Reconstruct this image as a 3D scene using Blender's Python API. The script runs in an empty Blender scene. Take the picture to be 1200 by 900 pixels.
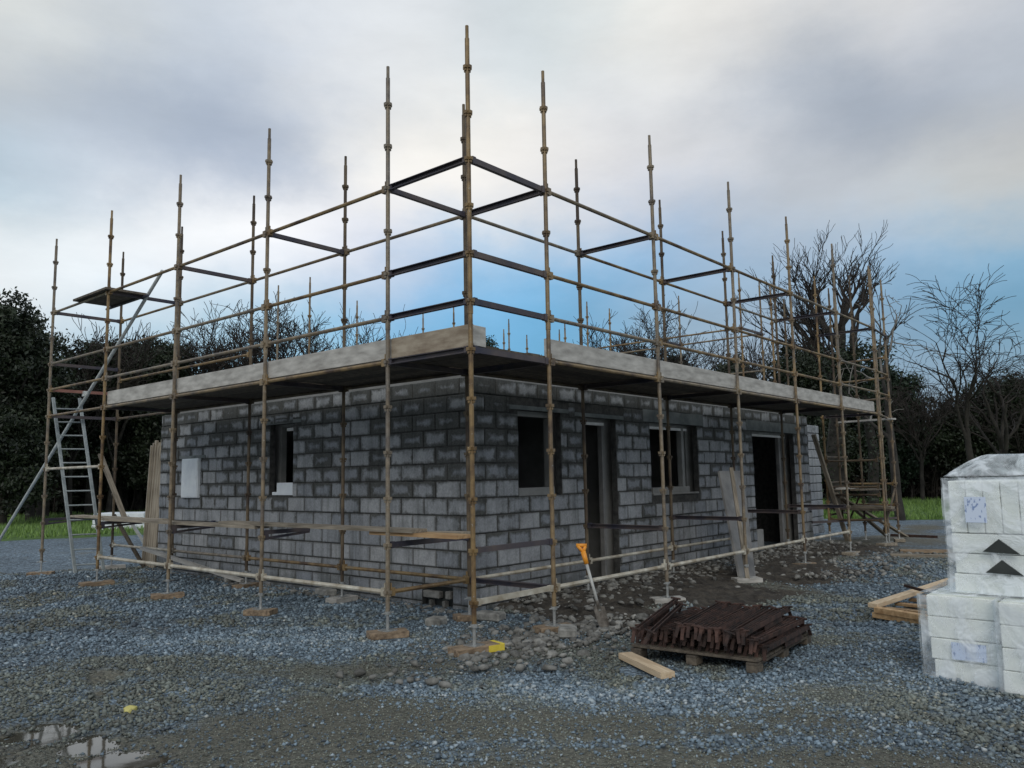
import bpy, math, random
import numpy as np
from mathutils import Vector, Matrix
random.seed(7); RNG = np.random.default_rng(11)
SC = bpy.context.scene
COL = SC.collection
S = 0.495; T = 4.92; G0 = 0.0; TOP = 6.37; B0 = 1.26; BAY = 2.42
CAM = np.array([-5.7497, -5.4316, 1.6703])
FW = np.array([0.75587, 0.64458, 0.1148]); RT = np.array([0.65022, -0.75956, -0.01644]); UP = np.array([-0.0766, -0.08707, 0.99325])
FPX = 936.9

# ------------------------------------------------------------------ mesh helpers
class MB:
    def __init__(s): s.v = []; s.f = []; s.n = 0; s.col = []; s.uv = []
    def add(s, v, f, col=None, uv=None):
        v = [tuple(map(float, p)) for p in v]
        s.v += v; s.f += [tuple(i + s.n for i in q) for q in f]; s.n += len(v)
        s.col += [col if col is not None else 0.5] * len(v)
        s.uv += uv if uv is not None else [(0.0, 0.0, 0.0)] * len(v)
    def box(s, c, d, R=None, col=None, bev=0.0):
        c = np.array(c, float); h = np.array(d, float) / 2
        R = np.eye(3) if R is None else np.array(R)
        if bev <= 0:
            P = [(x, y, z) for z in (-1, 1) for y in (-1, 1) for x in (-1, 1)]
            v = [c + R @ (np.array(p) * h) for p in P]
            s.add(v, [(0, 2, 3, 1), (4, 5, 7, 6), (0, 1, 5, 4), (2, 6, 7, 3), (0, 4, 6, 2), (1, 3, 7, 5)], col)
        else:
            b = min(bev, min(h) * 0.6); v = []; idx = {}
            for sz in (-1, 1):
                for sy in (-1, 1):
                    for sx in (-1, 1):
                        for a in range(3):
                            q = np.array([sx, sy, sz]) * (h - b); q[a] = np.array([sx, sy, sz])[a] * h[a]
                            idx[(sx, sy, sz, a)] = len(v); v.append(c + R @ q)
            f = []
            for a in range(3):
                o = [k for k in range(3) if k != a]
                for sg in (-1, 1):
                    q = []
                    for (p1, p2) in ((-1, -1), (1, -1), (1, 1), (-1, 1)):
                        k = [0, 0, 0]; k[a] = sg; k[o[0]] = p1; k[o[1]] = p2; q.append(idx[(*k, a)])
                    if (sg > 0) != (a != 1): q = q[::-1]
                    f.append(tuple(q))
            for a in range(3):
                o = [k for k in range(3) if k != a]
                for p1 in (-1, 1):
                    for p2 in (-1, 1):
                        k0 = [0, 0, 0]; k1 = [0, 0, 0]
                        k0[o[0]] = k1[o[0]] = p1; k0[o[1]] = k1[o[1]] = p2; k0[a] = -1; k1[a] = 1
                        f.append((idx[(*k0, o[0])], idx[(*k1, o[0])], idx[(*k1, o[1])], idx[(*k0, o[1])]))
            for sz in (-1, 1):
                for sy in (-1, 1):
                    for sx in (-1, 1):
                        f.append(tuple(idx[(sx, sy, sz, a)] for a in range(3)))
            s.add(v, f, col)
    def tube(s, p0, p1, r0, r1=None, n=8, cap=True, col=None):
        p0 = np.array(p0, float); p1 = np.array(p1, float); r1 = r0 if r1 is None else r1
        d = p1 - p0; L = np.linalg.norm(d)
        if L < 1e-6: return
        d /= L; a = np.array([0, 0, 1.0]) if abs(d[2]) < 0.9 else np.array([1.0, 0, 0])
        u = np.cross(d, a); u /= np.linalg.norm(u); w = np.cross(d, u)
        v = []
        for p, r in ((p0, r0), (p1, r1)):
            for k in range(n):
                t = 2 * math.pi * k / n; v.append(p + r * (math.cos(t) * u + math.sin(t) * w))
        f = [(k, (k + 1) % n, n + (k + 1) % n, n + k) for k in range(n)]
        if cap: f += [tuple(range(n))[::-1], tuple(range(n, 2 * n))]
        s.add(v, f, col)
    def build(s, name, mat, parent=None, smooth=False, bevel=0):
        me = bpy.data.meshes.new(name); me.from_pydata(s.v, [], s.f)
        at = me.attributes.new('tone', 'FLOAT', 'POINT'); at.data.foreach_set('value', np.array(s.col, dtype=np.float32))
        at = me.attributes.new('cell', 'FLOAT_VECTOR', 'POINT'); at.data.foreach_set('vector', np.array(s.uv, dtype=np.float32).ravel())
        me.materials.append(mat); me.update()
        bme(me)
        o = bpy.data.objects.new(name, me); COL.objects.link(o)
        if smooth: me.polygons.foreach_set('use_smooth', [True] * len(me.polygons))
        if parent is not None: o.parent = parent
        return o
def bme(me):
    import bmesh
    b = bmesh.new(); b.from_mesh(me); bmesh.ops.recalc_face_normals(b, faces=b.faces); b.to_mesh(me); b.free()

def npmesh(name, V, F, mat, parent=None, tone=None, smooth=False):
    """fast mesh: V (n,3), F (m,k) all faces k-gons"""
    V = np.asarray(V, np.float32); F = np.asarray(F, np.int32); k = F.shape[1]
    me = bpy.data.meshes.new(name)
    me.vertices.add(len(V)); me.vertices.foreach_set('co', V.ravel())
    me.loops.add(F.size); me.loops.foreach_set('vertex_index', F.ravel())
    me.polygons.add(len(F)); me.polygons.foreach_set('loop_start', np.arange(0, F.size, k, dtype=np.int32))
    me.polygons.foreach_set('loop_total', np.full(len(F), k, np.int32))
    if smooth: me.polygons.foreach_set('use_smooth', np.ones(len(F), bool))
    if tone is not None:
        at = me.attributes.new('tone', 'FLOAT', 'POINT'); at.data.foreach_set('value', np.asarray(tone, np.float32))
    me.update(calc_edges=True); me.validate()
    me.materials.append(mat)
    o = bpy.data.objects.new(name, me); COL.objects.link(o)
    if parent is not None: o.parent = parent
    return o
def tag(o, label=None, cat=None, group=None, kind=None):
    if label: o['label'] = label
    if cat: o['category'] = cat
    if group: o['group'] = group
    if kind: o['kind'] = kind
    return o
def empty(name, loc=(0, 0, 0), label=None, cat=None, group=None):
    o = bpy.data.objects.new(name, None); COL.objects.link(o); o.location = loc; o.empty_display_size = 0.2
    return tag(o, label, cat, group)
def rotz(a): c, s = math.cos(a), math.sin(a); return np.array([[c, -s, 0], [s, c, 0], [0, 0, 1.0]])
def rotx(a): c, s = math.cos(a), math.sin(a); return np.array([[1, 0, 0], [0, c, -s], [0, s, c]])
def roty(a): c, s = math.cos(a), math.sin(a); return np.array([[c, 0, s], [0, 1, 0], [-s, 0, c]])
def frame(d, up=(0, 0, 1)):
    d = np.array(d, float); d /= np.linalg.norm(d); y = np.cross(up, d); y /= np.linalg.norm(y); z = np.cross(d, y)
    return np.array([d, y, z]).T
def pxdir(x, y):
    d = FW + (x - 600) / FPX * RT - (y - 450) / FPX * UP
    return d / np.linalg.norm(d)

# ------------------------------------------------------------------ materials
def mat(name):
    m = bpy.data.materials.new(name); m.use_nodes = True; nt = m.node_tree
    b = nt.nodes['Principled BSDF']; return m, nt, b
def N(nt, t, **kw):
    n = nt.nodes.new(t)
    for k, v in kw.items():
        if k in n.inputs: n.inputs[k].default_value = v
        else: setattr(n, k, v)
    return n
def ramp(nt, fac, stops, interp='LINEAR'):
    r = nt.nodes.new('ShaderNodeValToRGB'); r.color_ramp.interpolation = interp
    e = r.color_ramp.elements
    while len(e) < len(stops): e.new(0.5)
    for k, (p, c) in enumerate(stops):
        e[k].position = p; e[k].color = (*c, 1) if len(c) == 3 else c
    nt.links.new(fac, r.inputs[0]); return r.outputs[0]
def noise(nt, scale, detail=4, rough=0.55, vec=None, dist=0.0):
    n = N(nt, 'ShaderNodeTexNoise'); n.inputs['Scale'].default_value = scale; n.inputs['Detail'].default_value = detail
    n.inputs['Roughness'].default_value = rough; n.inputs['Distortion'].default_value = dist
    if vec is not None: nt.links.new(vec, n.inputs['Vector'])
    return n.outputs['Fac']
def mix(nt, fac, a, b, mode='MIX'):
    m = nt.nodes.new('ShaderNodeMix'); m.data_type = 'RGBA'; m.blend_type = mode
    for i, x in ((0, fac), (6, a), (7, b)):
        if hasattr(x, 'links'): nt.links.new(x, m.inputs[i])
        elif i == 0: m.inputs[0].default_value = x
        else: m.inputs[i].default_value = (*x, 1)
    return m.outputs[2]
def mth(nt, op, a, b=None, c=None, clamp=False):
    m = nt.nodes.new('ShaderNodeMath'); m.operation = op; m.use_clamp = clamp
    for i, x in enumerate((a, b, c)):
        if x is None: continue
        if hasattr(x, 'links'): nt.links.new(x, m.inputs[i])
        else: m.inputs[i].default_value = x
    return m.outputs[0]
def obco(nt): return nt.nodes.new('ShaderNodeTexCoord').outputs['Object']
def geo(nt): return nt.nodes.new('ShaderNodeNewGeometry').outputs['Position']
def bump(nt, b, h, strength=0.4, dist=0.01):
    n = nt.nodes.new('ShaderNodeBump'); n.inputs['Strength'].default_value = strength; n.inputs['Distance'].default_value = dist
    nt.links.new(h, n.inputs['Height']); nt.links.new(n.outputs[0], b.inputs['Normal'])
def simple(name, c1, c2, scale=6, rough=0.7, metal=0.0, bs=0.2, bd=0.003, stops=(0.35, 0.65), aniso=None, tone=0.0, c3=None):
    m, nt, b = mat(name); co = geo(nt)
    if aniso is not None:
        mp = N(nt, 'ShaderNodeMapping'); mp.inputs['Scale'].default_value = aniso
        nt.links.new(obco(nt), mp.inputs[0]); co = mp.outputs[0]
    f = noise(nt, scale, 6, 0.6, co)
    st = [(stops[0], c1), (stops[1], c2)]
    if c3: st.append((0.8, c3))
    col = ramp(nt, f, st)
    if tone:
        a = N(nt, 'ShaderNodeAttribute', attribute_name='tone').outputs['Fac']
        v = mth(nt, 'MULTIPLY_ADD', a, 2 * tone, 1 - tone)
        hs = N(nt, 'ShaderNodeHueSaturation'); nt.links.new(col, hs.inputs['Color']); nt.links.new(v, hs.inputs['Value']); col = hs.outputs[0]
    nt.links.new(col, b.inputs['Base Color'])
    b.inputs['Roughness'].default_value = rough; b.inputs['Metallic'].default_value = metal
    f2 = noise(nt, scale * 6, 4, 0.6, co); bump(nt, b, f2, bs, bd)
    return m
M = {}
M['pole'] = simple('worn_yellow_steel', (0.07, 0.038, 0.020), (0.27, 0.18, 0.078), 3.6, 0.6, 0.0, 0.3, 0.002, (0.36, 0.60), c3=(0.16, 0.145, 0.115))
for k_ in ('pole',):
    nt = M[k_].node_tree; b = nt.nodes['Principled BSDF']; src = b.inputs['Base Color'].links[0].from_socket
    rnd = nt.nodes.new('ShaderNodeObjectInfo').outputs['Random']
    g_ = ramp(nt, noise(nt, 14, 5, .7, geo(nt)), [(0.4, (0.13, 0.13, 0.12)), (0.65, (0.30, 0.29, 0.26))])
    c_ = mix(nt, mth(nt, 'MULTIPLY_ADD', rnd, 0.8, -0.22, clamp=True), src, g_)
    sp = ramp(nt, noise(nt, 30, 3, .6, geo(nt)), [(0.66, (0, 0, 0)), (0.70, (1, 1, 1))])      # dried cement splashes
    c_ = mix(nt, mth(nt, 'MULTIPLY', sp, .6), c_, (0.36, 0.35, 0.32))
    nt.links.new(c_, b.inputs['Base Color']); b.inputs['Metallic'].default_value = .15; b.inputs['Roughness'].default_value = .5
M['pole_inner'] = simple('shade_toned_worn_steel', (0.045, 0.030, 0.020), (0.13, 0.095, 0.055), 3.6, 0.65, 0.0, 0.3, 0.002, (0.38, 0.62), c3=(0.10, 0.09, 0.075))  # worn pole steel with the under-deck shade put into its colour
M['galv'] = simple('galvanised_tube', (0.40, 0.43, 0.43), (0.60, 0.62, 0.60), 9, 0.45, 0.1)
M['pale_tube'] = simple('pale_dusty_tube', (0.26, 0.21, 0.14), (0.60, 0.57, 0.48), 4, 0.55, 0.1)
M['transom'] = simple('dull_painted_transom', (0.035, 0.035, 0.055), (0.11, 0.085, 0.075), 2.2, 0.6, 0.1)
M['rust'] = simple('rusty_steel', (0.012, 0.008, 0.007), (0.062, 0.034, 0.026), 9, 0.8, 0.2, 0.5, 0.003, tone=0.5)
M['ladder'] = simple('dull_ladder_tube', (0.19, 0.22, 0.225), (0.30, 0.33, 0.33), 9, 0.45, 0.1)
M['jack'] = simple('bright_jack_screw', (0.32, 0.33, 0.32), (0.5, 0.5, 0.48), 20, 0.4, 0.6)
M['sole'] = simple('timber_sole', (0.10, 0.07, 0.045), (0.34, 0.25, 0.165), 3.5, 0.85, aniso=(1, 7, 7))
M['wood'] = simple('weathered_timber', (0.16, 0.135, 0.10), (0.36, 0.31, 0.24), 2.5, 0.85, aniso=(1, 12, 12), tone=0.25)
M['fresh'] = simple('fresh_timber', (0.50, 0.36, 0.22), (0.66, 0.52, 0.35), 2.0, 0.7, aniso=(1.5, 14, 14))
M['pine'] = simple('pallet_timber', (0.30, 0.17, 0.075), (0.50, 0.33, 0.17), 2.0, 0.8, aniso=(1.5, 10, 10), tone=0.4)
M['deck'] = simple('damp_deck_timber', (0.055, 0.045, 0.035), (0.14, 0.115, 0.085), 2.0, 0.85, aniso=(8, 8, 8), tone=0.35)
M['toe'] = simple('greyed_toe_board', (0.30, 0.285, 0.26), (0.52, 0.50, 0.46), 2.4, 0.85, aniso=(1.4, 1.4, 5))
M['toe_brown'] = simple('brown_toe_board', (0.22, 0.17, 0.12), (0.40, 0.34, 0.26), 2.4, 0.85, aniso=(1.4, 1.4, 5))
M['concrete'] = simple('lintel_concrete', (0.10, 0.115, 0.115), (0.20, 0.215, 0.21), 3.5, 0.9)
M['mortar'] = simple('damp_mortar', (0.028, 0.029, 0.028), (0.075, 0.073, 0.068), 12, 0.95, bs=0.5, bd=0.01)
M['eps'] = simple('cream_insulation_foam', (0.86, 0.87, 0.77), (0.92, 0.92, 0.84), 5, 0.8, bs=0.1)
M['gap_shade'] = simple('painted_gap_shade', (0.025, 0.03, 0.03), (0.05, 0.055, 0.05), 5, 0.9)  # shade inside openings, painted as a dark colour
M['paper'] = simple('label_paper', (0.45, 0.55, 0.75), (0.58, 0.66, 0.82), 25, 0.6)
m, nt, b = mat('printed_label'); pos = geo(nt)
mp = N(nt, 'ShaderNodeMapping'); mp.inputs['Scale'].default_value = (1, 60, 26); nt.links.new(pos, mp.inputs[0])
ws = noise(nt, 1.0, 2, .5, mp.outputs[0])
nt.links.new(ramp(nt, ws, [(0.36, (0.22, 0.30, 0.50)), (0.42, (0.64, 0.72, 0.86))]), b.inputs['Base Color']); b.inputs['Roughness'].default_value = .5; M['paper'] = m
M['white'] = simple('white_plastic', (0.62, 0.66, 0.70), (0.74, 0.78, 0.80), 4, 0.5)
M['closer'] = simple('pale_insulation_strip', (0.60, 0.60, 0.58), (0.74, 0.74, 0.72), 6, 0.7)
M['orange'] = simple('orange_handle', (0.75, 0.27, 0.02), (0.85, 0.36, 0.04), 12, 0.45)
M['yellow'] = simple('yellow_paint', (0.62, 0.47, 0.04), (0.75, 0.6, 0.08), 12, 0.6)
M['foam'] = simple('yellowed_foam', (0.42, 0.38, 0.10), (0.55, 0.50, 0.18), 12, 0.7)
M['shaft'] = simple('ash_shaft', (0.36, 0.37, 0.36), (0.48, 0.48, 0.45), 12, 0.5)
M['blade'] = simple('muddy_blade', (0.06, 0.05, 0.04), (0.20, 0.18, 0.155), 14, 0.6, 0.2)
M['rubble'] = simple('rubble_stone', (0.09, 0.088, 0.08), (0.25, 0.245, 0.225), 8, 0.9, bs=0.6, bd=0.01, tone=0.5)
M['bark'] = simple('wet_bark', (0.015, 0.013, 0.011), (0.045, 0.040, 0.033), 3, 0.9)
M['pale_bark'] = simple('pale_dead_wood', (0.14, 0.13, 0.12), (0.26, 0.245, 0.22), 3, 0.9)
M['twig'] = simple('bare_twigs', (0.016, 0.013, 0.011), (0.04, 0.032, 0.027), 2, 0.9)
M['scrub'] = simple('scrub_stems', (0.014, 0.012, 0.010), (0.05, 0.043, 0.036), 0.3, 0.9)
M['brush'] = simple('brown_brush', (0.008, 0.007, 0.005), (0.030, 0.025, 0.019), 0.6, 0.95, tone=0.5)
M['board_grey'] = simple('grey_sheet', (0.13, 0.13, 0.13), (0.24, 0.235, 0.225), 3, 0.9)
M['slab'] = simple('plain_slab_concrete', (0.18, 0.18, 0.17), (0.28, 0.28, 0.27), 2, 0.9)
M['paint_rose'] = simple('rose_red_transom', (0.22, 0.09, 0.07), (0.34, 0.17, 0.13), 3, 0.6)

nt = M['rust'].node_tree; b = nt.nodes['Principled BSDF']; src = b.inputs['Base Color'].links[0].from_socket
rnd = nt.nodes.new('ShaderNodeObjectInfo').outputs['Random']
nt.links.new(mix(nt, mth(nt, 'MULTIPLY', rnd, .75), src, mix(nt, 1.0, src, (1.9, 1.75, 1.7), 'MULTIPLY')), b.inputs['Base Color'])
def leafmat(name, c1, c2):
    m, nt, b = mat(name)
    a = N(nt, 'ShaderNodeAttribute', attribute_name='tone').outputs['Fac']
    col = ramp(nt, a, [(0.0, c1), (1.0, c2)]); nt.links.new(col, b.inputs['Base Color'])
    b.inputs['Roughness'].default_value = 0.6; return m
M['leaf'] = leafmat('dark_evergreen_leaf', (0.005, 0.009, 0.004), (0.026, 0.040, 0.016))
M['ivy'] = leafmat('ivy_leaf', (0.006, 0.012, 0.005), (0.030, 0.048, 0.018))
M['conifer'] = leafmat('conifer_needles', (0.008, 0.018, 0.010), (0.025, 0.05, 0.022))
M['blade_grass'] = leafmat('grass_blades', (0.045, 0.10, 0.018), (0.16, 0.27, 0.055))

# block wall faces: per-block cell coordinates, damp dark margins, dry pale middles
def block_mat():
    m, nt, b = mat('concrete_block')
    ca = N(nt, 'ShaderNodeAttribute', attribute_name='cell').outputs['Vector']
    tn = N(nt, 'ShaderNodeAttribute', attribute_name='tone').outputs['Fac']
    sx = N(nt, 'ShaderNodeSeparateXYZ'); nt.links.new(ca, sx.inputs[0])
    pos = geo(nt)
    ex = mth(nt, 'MINIMUM', sx.outputs[0], mth(nt, 'SUBTRACT', 1.0, sx.outputs[0]))
    ey = mth(nt, 'MINIMUM', sx.outputs[1], mth(nt, 'SUBTRACT', 1.0, sx.outputs[1]))
    e = mth(nt, 'MINIMUM', mth(nt, 'MULTIPLY', ex, 1.8), ey)            # 0 edge .. .5 centre
    n1 = noise(nt, 8.0, 5, 0.7, pos); n2 = noise(nt, 0.8, 4, 0.6, pos); n3 = noise(nt, 34, 5, 0.7, pos); n4 = noise(nt, 3.0, 5, 0.65, pos)
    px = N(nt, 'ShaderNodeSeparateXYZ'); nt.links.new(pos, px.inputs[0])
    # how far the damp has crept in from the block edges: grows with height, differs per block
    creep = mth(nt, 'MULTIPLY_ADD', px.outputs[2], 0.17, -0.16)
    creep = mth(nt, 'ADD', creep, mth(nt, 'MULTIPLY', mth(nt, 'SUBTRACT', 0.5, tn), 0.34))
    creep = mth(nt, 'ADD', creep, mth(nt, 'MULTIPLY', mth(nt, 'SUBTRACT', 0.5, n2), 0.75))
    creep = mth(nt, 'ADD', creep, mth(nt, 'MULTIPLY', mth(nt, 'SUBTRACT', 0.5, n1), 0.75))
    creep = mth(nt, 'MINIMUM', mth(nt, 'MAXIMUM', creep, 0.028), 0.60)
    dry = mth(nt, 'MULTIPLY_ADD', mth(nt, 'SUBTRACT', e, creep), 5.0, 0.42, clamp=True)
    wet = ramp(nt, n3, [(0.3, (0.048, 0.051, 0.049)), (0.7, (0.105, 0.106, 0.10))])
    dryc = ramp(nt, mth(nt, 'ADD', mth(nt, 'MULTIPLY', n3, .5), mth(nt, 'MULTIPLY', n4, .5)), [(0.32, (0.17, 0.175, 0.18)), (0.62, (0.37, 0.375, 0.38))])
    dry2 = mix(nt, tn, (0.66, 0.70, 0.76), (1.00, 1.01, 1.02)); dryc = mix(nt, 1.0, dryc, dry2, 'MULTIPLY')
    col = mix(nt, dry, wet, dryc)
    streak = N(nt, 'ShaderNodeMapping'); streak.inputs['Scale'].default_value = (7, 7, .7); nt.links.new(pos, streak.inputs[0])
    col = mix(nt, 1.0, col, ramp(nt, noise(nt, 1.0, 5, .65, streak.outputs[0]), [(0.34, (0.66, 0.67, 0.66)), (0.50, (1.04, 1.04, 1.04))]), 'MULTIPLY')
    # green-black algae streaks near the foot
    al = mth(nt, 'MULTIPLY', ramp(nt, noise(nt, 2.3, 5, 0.7, pos), [(0.45, (0, 0, 0)), (0.6, (1, 1, 1))]), mth(nt, 'MULTIPLY_ADD', px.outputs[2], -1.8, 1.0, clamp=True))
    col = mix(nt, mth(nt, 'MULTIPLY', al, 0.8), col, (0.045, 0.05, 0.04))
    nt.links.new(col, b.inputs['Base Color'])
    b.inputs['Roughness'].default_value = 0.92
    bump(nt, b, mth(nt, 'ADD', n3, mth(nt, 'MULTIPLY', n1, 0.5)), 0.55, 0.008)
    return m
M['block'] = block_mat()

# gravel ground
def ground_mat():
    m, nt, b = mat('gravel_ground'); pos = geo(nt)
    v1 = N(nt, 'ShaderNodeTexVoronoi'); v1.inputs['Scale'].default_value = 34; nt.links.new(pos, v1.inputs['Vector'])
    v2 = N(nt, 'ShaderNodeTexVoronoi'); v2.inputs['Scale'].default_value = 15; nt.links.new(pos, v2.inputs['Vector'])
    s1 = N(nt, 'ShaderNodeSeparateColor'); nt.links.new(v1.outputs['Color'], s1.inputs[0])
    s2 = N(nt, 'ShaderNodeSeparateColor'); nt.links.new(v2.outputs['Color'], s2.inputs[0])
    r = mth(nt, 'ADD', mth(nt, 'MULTIPLY', s1.outputs[0], 0.6), mth(nt, 'MULTIPLY', s2.outputs[1], 0.4))
    stone = ramp(nt, r, [(0.12, (0.045, 0.06, 0.075)), (0.5, (0.12, 0.165, 0.205)), (0.8, (0.22, 0.285, 0.34)), (0.95, (0.34, 0.40, 0.44))])
    dirt = ramp(nt, noise(nt, 22, 6, 0.7, pos), [(0.3, (0.062, 0.057, 0.042)), (0.7, (0.175, 0.172, 0.135))])
    ms = N(nt, 'ShaderNodeAttribute', attribute_name='tone').outputs['Fac']
    f = mth(nt, 'ADD', ms, mth(nt, 'MULTIPLY', mth(nt, 'SUBTRACT', noise(nt, 9, 5, 0.7, pos), 0.5), 1.1))
    f = mth(nt, 'MULTIPLY_ADD', f, 1.5, -0.3, clamp=True)
    col = mix(nt, f, stone, dirt)
    big = ramp(nt, noise(nt, 0.35, 4, 0.6, pos), [(0.3, (0.78, 0.78, 0.78)), (0.7, (1.2, 1.2, 1.2))])
    col = mix(nt, 1.0, col, big, 'MULTIPLY')
    nt.links.new(col, b.inputs['Base Color']); b.inputs['Roughness'].default_value = 0.75
    h = mth(nt, 'ADD', mth(nt, 'MULTIPLY', v1.outputs['Distance'], -1.0), mth(nt, 'MULTIPLY', v2.outputs['Distance'], -1.2))
    bump(nt, b, h, 0.9, 0.035)
    return m
M['ground'] = ground_mat()
def stone_mat():
    m, nt, b = mat('gravel_stone'); pos = geo(nt)
    a = N(nt, 'ShaderNodeAttribute', attribute_name='tone').outputs['Fac']
    col = ramp(nt, a, [(0.0, (0.05, 0.065, 0.08)), (0.40, (0.135, 0.185, 0.225)), (0.68, (0.24, 0.32, 0.385)), (0.90, (0.36, 0.42, 0.45)), (1.0, (0.42, 0.46, 0.47))])
    n = ramp(nt, noise(nt, 40, 4, 0.6, pos), [(0.3, (0.75, 0.75, 0.75)), (0.7, (1.15, 1.15, 1.15))])
    dust = ramp(nt, noise(nt, .55, 6, 0.68, pos, .6), [(0.50, (0, 0, 0)), (0.56, (.9, .9, .9))])
    col = mix(nt, dust, col, mix(nt, .45, mix(nt, 1.0, col, (1.05, 0.92, 0.66), 'MULTIPLY'), (0.14, 0.13, 0.095)))
    nt.links.new(mix(nt, 1.0, col, n, 'MULTIPLY'), b.inputs['Base Color']); b.inputs['Roughness'].default_value = 0.6
    return m
M['stone'] = stone_mat()
M['grit'] = simple('fine_grit', (0.10, 0.108, 0.088), (0.27, 0.285, 0.24), 30, .85, tone=.6)
m, nt, b = mat('field_grass'); pos = geo(nt)
c = ramp(nt, noise(nt, 0.5, 6, 0.7, pos), [(0.3, (0.045, 0.095, 0.018)), (0.55, (0.075, 0.14, 0.028)), (0.75, (0.13, 0.15, 0.06))])
nt.links.new(c, b.inputs['Base Color']); b.inputs['Roughness'].default_value = 0.9; bump(nt, b, noise(nt, 12, 4, 0.7, pos), 0.8, 0.1); M['field'] = m
m, nt, b = mat('muddy_water'); b.inputs['Base Color'].default_value = (0.055, 0.05, 0.038, 1); b.inputs['Roughness'].default_value = 0.04
b.inputs['IOR'].default_value = 1.33; b.inputs['Specular IOR Level'].default_value = 0.9
bump(nt, b, noise(nt, 5, 2, 0.5, geo(nt)), 0.03, 0.01); M['water'] = m
# polythene wrap
m, nt, b = mat('polythene_wrap'); out = nt.nodes['Material Output']
tr = N(nt, 'ShaderNodeBsdfTransparent'); tr.inputs[0].default_value = (0.95, 0.97, 1, 1)
b.inputs['Base Color'].default_value = (0.90, 0.95, 0.98, 1); b.inputs['Roughness'].default_value = 0.14; b.inputs['Specular IOR Level'].default_value = 1.0
ms = nt.nodes.new('ShaderNodeMixShader'); pos = geo(nt)
fz = ramp(nt, noise(nt, 2.8, 3, 0.55, pos, 2.2), [(0.36, (0.14,) * 3), (0.50, (0.32,) * 3), (0.62, (0.66,) * 3)])
nt.links.new(fz, ms.inputs[0]); nt.links.new(tr.outputs[0], ms.inputs[1]); nt.links.new(b.outputs[0], ms.inputs[2]); nt.links.new(ms.outputs[0], out.inputs[0])
bump(nt, b, noise(nt, 3.0, 2, 0.5, pos, 2.4), 0.5, 0.06); M['wrap'] = m

# ------------------------------------------------------------------ scaffold
scaf = empty('scaffold', (0, 0, 0), 'yellow-brown steel tube scaffold with pale toe boards wrapped round the block building', 'scaffold')
def std_mesh():
    b = MB()
    b.tube((0, 0, 0.27), (0, 0, 6.23), 0.0245, n=10)
    b.tube((0, 0, 6.23), (0, 0, 6.37), 0.0185, n=8)
    b.tube((0, 0, 3.30), (0, 0, 3.42), 0.029, n=10)
    for k in range(-9, 3):
        z = T + S * k
        for a in range(4):
            R = rotz(a * math.pi / 2)
            # V pressing: a small wedge-shaped lug on each side
            for (zz, h, w, o) in ((z, 0.034, 0.040, 0.034), (z - 0.034, 0.022, 0.024, 0.027)):
                b.box(R @ np.array([o, 0, 0]) + np.array([0, 0, zz]), (0.024, w, h), R)
    return b
proto_std = std_mesh().build('standard', M['pole'], scaf)
def jack_mesh():
    b = MB(); b.tube((0, 0, 0.075), (0, 0, 0.40), 0.017, n=8); b.box((0, 0, 0.073), (0.15, 0.15, 0.008))
    b.tube((0, 0, 0.235), (0, 0, 0.268), 0.036, n=8); b.tube((-0.08, 0, 0.25), (0.08, 0, 0.25), 0.008, n=6)
    return b
proto_jack = jack_mesh().build('jack', M['jack'], proto_std)
used = {'s': False}
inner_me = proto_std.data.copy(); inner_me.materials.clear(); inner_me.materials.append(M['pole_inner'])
def standard(x, y, dz=0.0, inn=False):
    if not used['s']: o = proto_std; used['s'] = True; jk = proto_jack
    else:
        o = proto_std.copy(); COL.objects.link(o); o.parent = scaf
        jk = proto_jack.copy(); COL.objects.link(jk); jk.parent = o
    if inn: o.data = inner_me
    o.location = (x, y, dz); o.rotation_euler = (random.uniform(-.002, .002), random.uniform(-.002, .002), 0)
    jk.location = (0, 0, -dz)
    return o
yL = [0, B0] + [B0 + BAY * k for k in range(1, 5)]     # outer left positions (along y)
xR = [0, B0] + [B0 + BAY * k for k in range(1, 6)]
standard(0, 0)
for y in yL[1:]: standard(0, y)
for x in xR[1:]: standard(x, 0)
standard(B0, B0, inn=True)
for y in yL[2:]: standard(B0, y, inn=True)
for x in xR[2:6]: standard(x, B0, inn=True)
def back(p, t): q = CAM[:2] + t * (np.array(p) - CAM[:2]); return q
BK = [(back(p, 1.09), 0.43) for p in [(11.9, 6.9), (13.1, 6.95), (11.86, 4.70), (13.06, 4.73), (11.86, 2.48), (12.99, 2.46)]]
BK += [(back(p, 1.04), 0.19) for p in [(9.88, 9.98), (9.84, 11.18), (12.21, 9.98), (13.37, 11.19), (7.5, 9.98), (7.45, 11.18), (5.1, 9.98), (5.05, 11.18)]]
BK += [(np.array((13.97, 9.18)), 0.0), (np.array((14.66, 9.94)), 0.0), (np.array((13.71, 2.49)), 0.0), (np.array((13.49, 1.28)), 0.0), (np.array((14.65, 0.08)), -0.09), (np.array((13.69, 0.04)), 0.0), (np.array((14.9, 1.3)), -0.12), (np.array((14.69, 11.3)), 0.0)]
for p, dz in BK: standard(p[0], p[1], dz)

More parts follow.
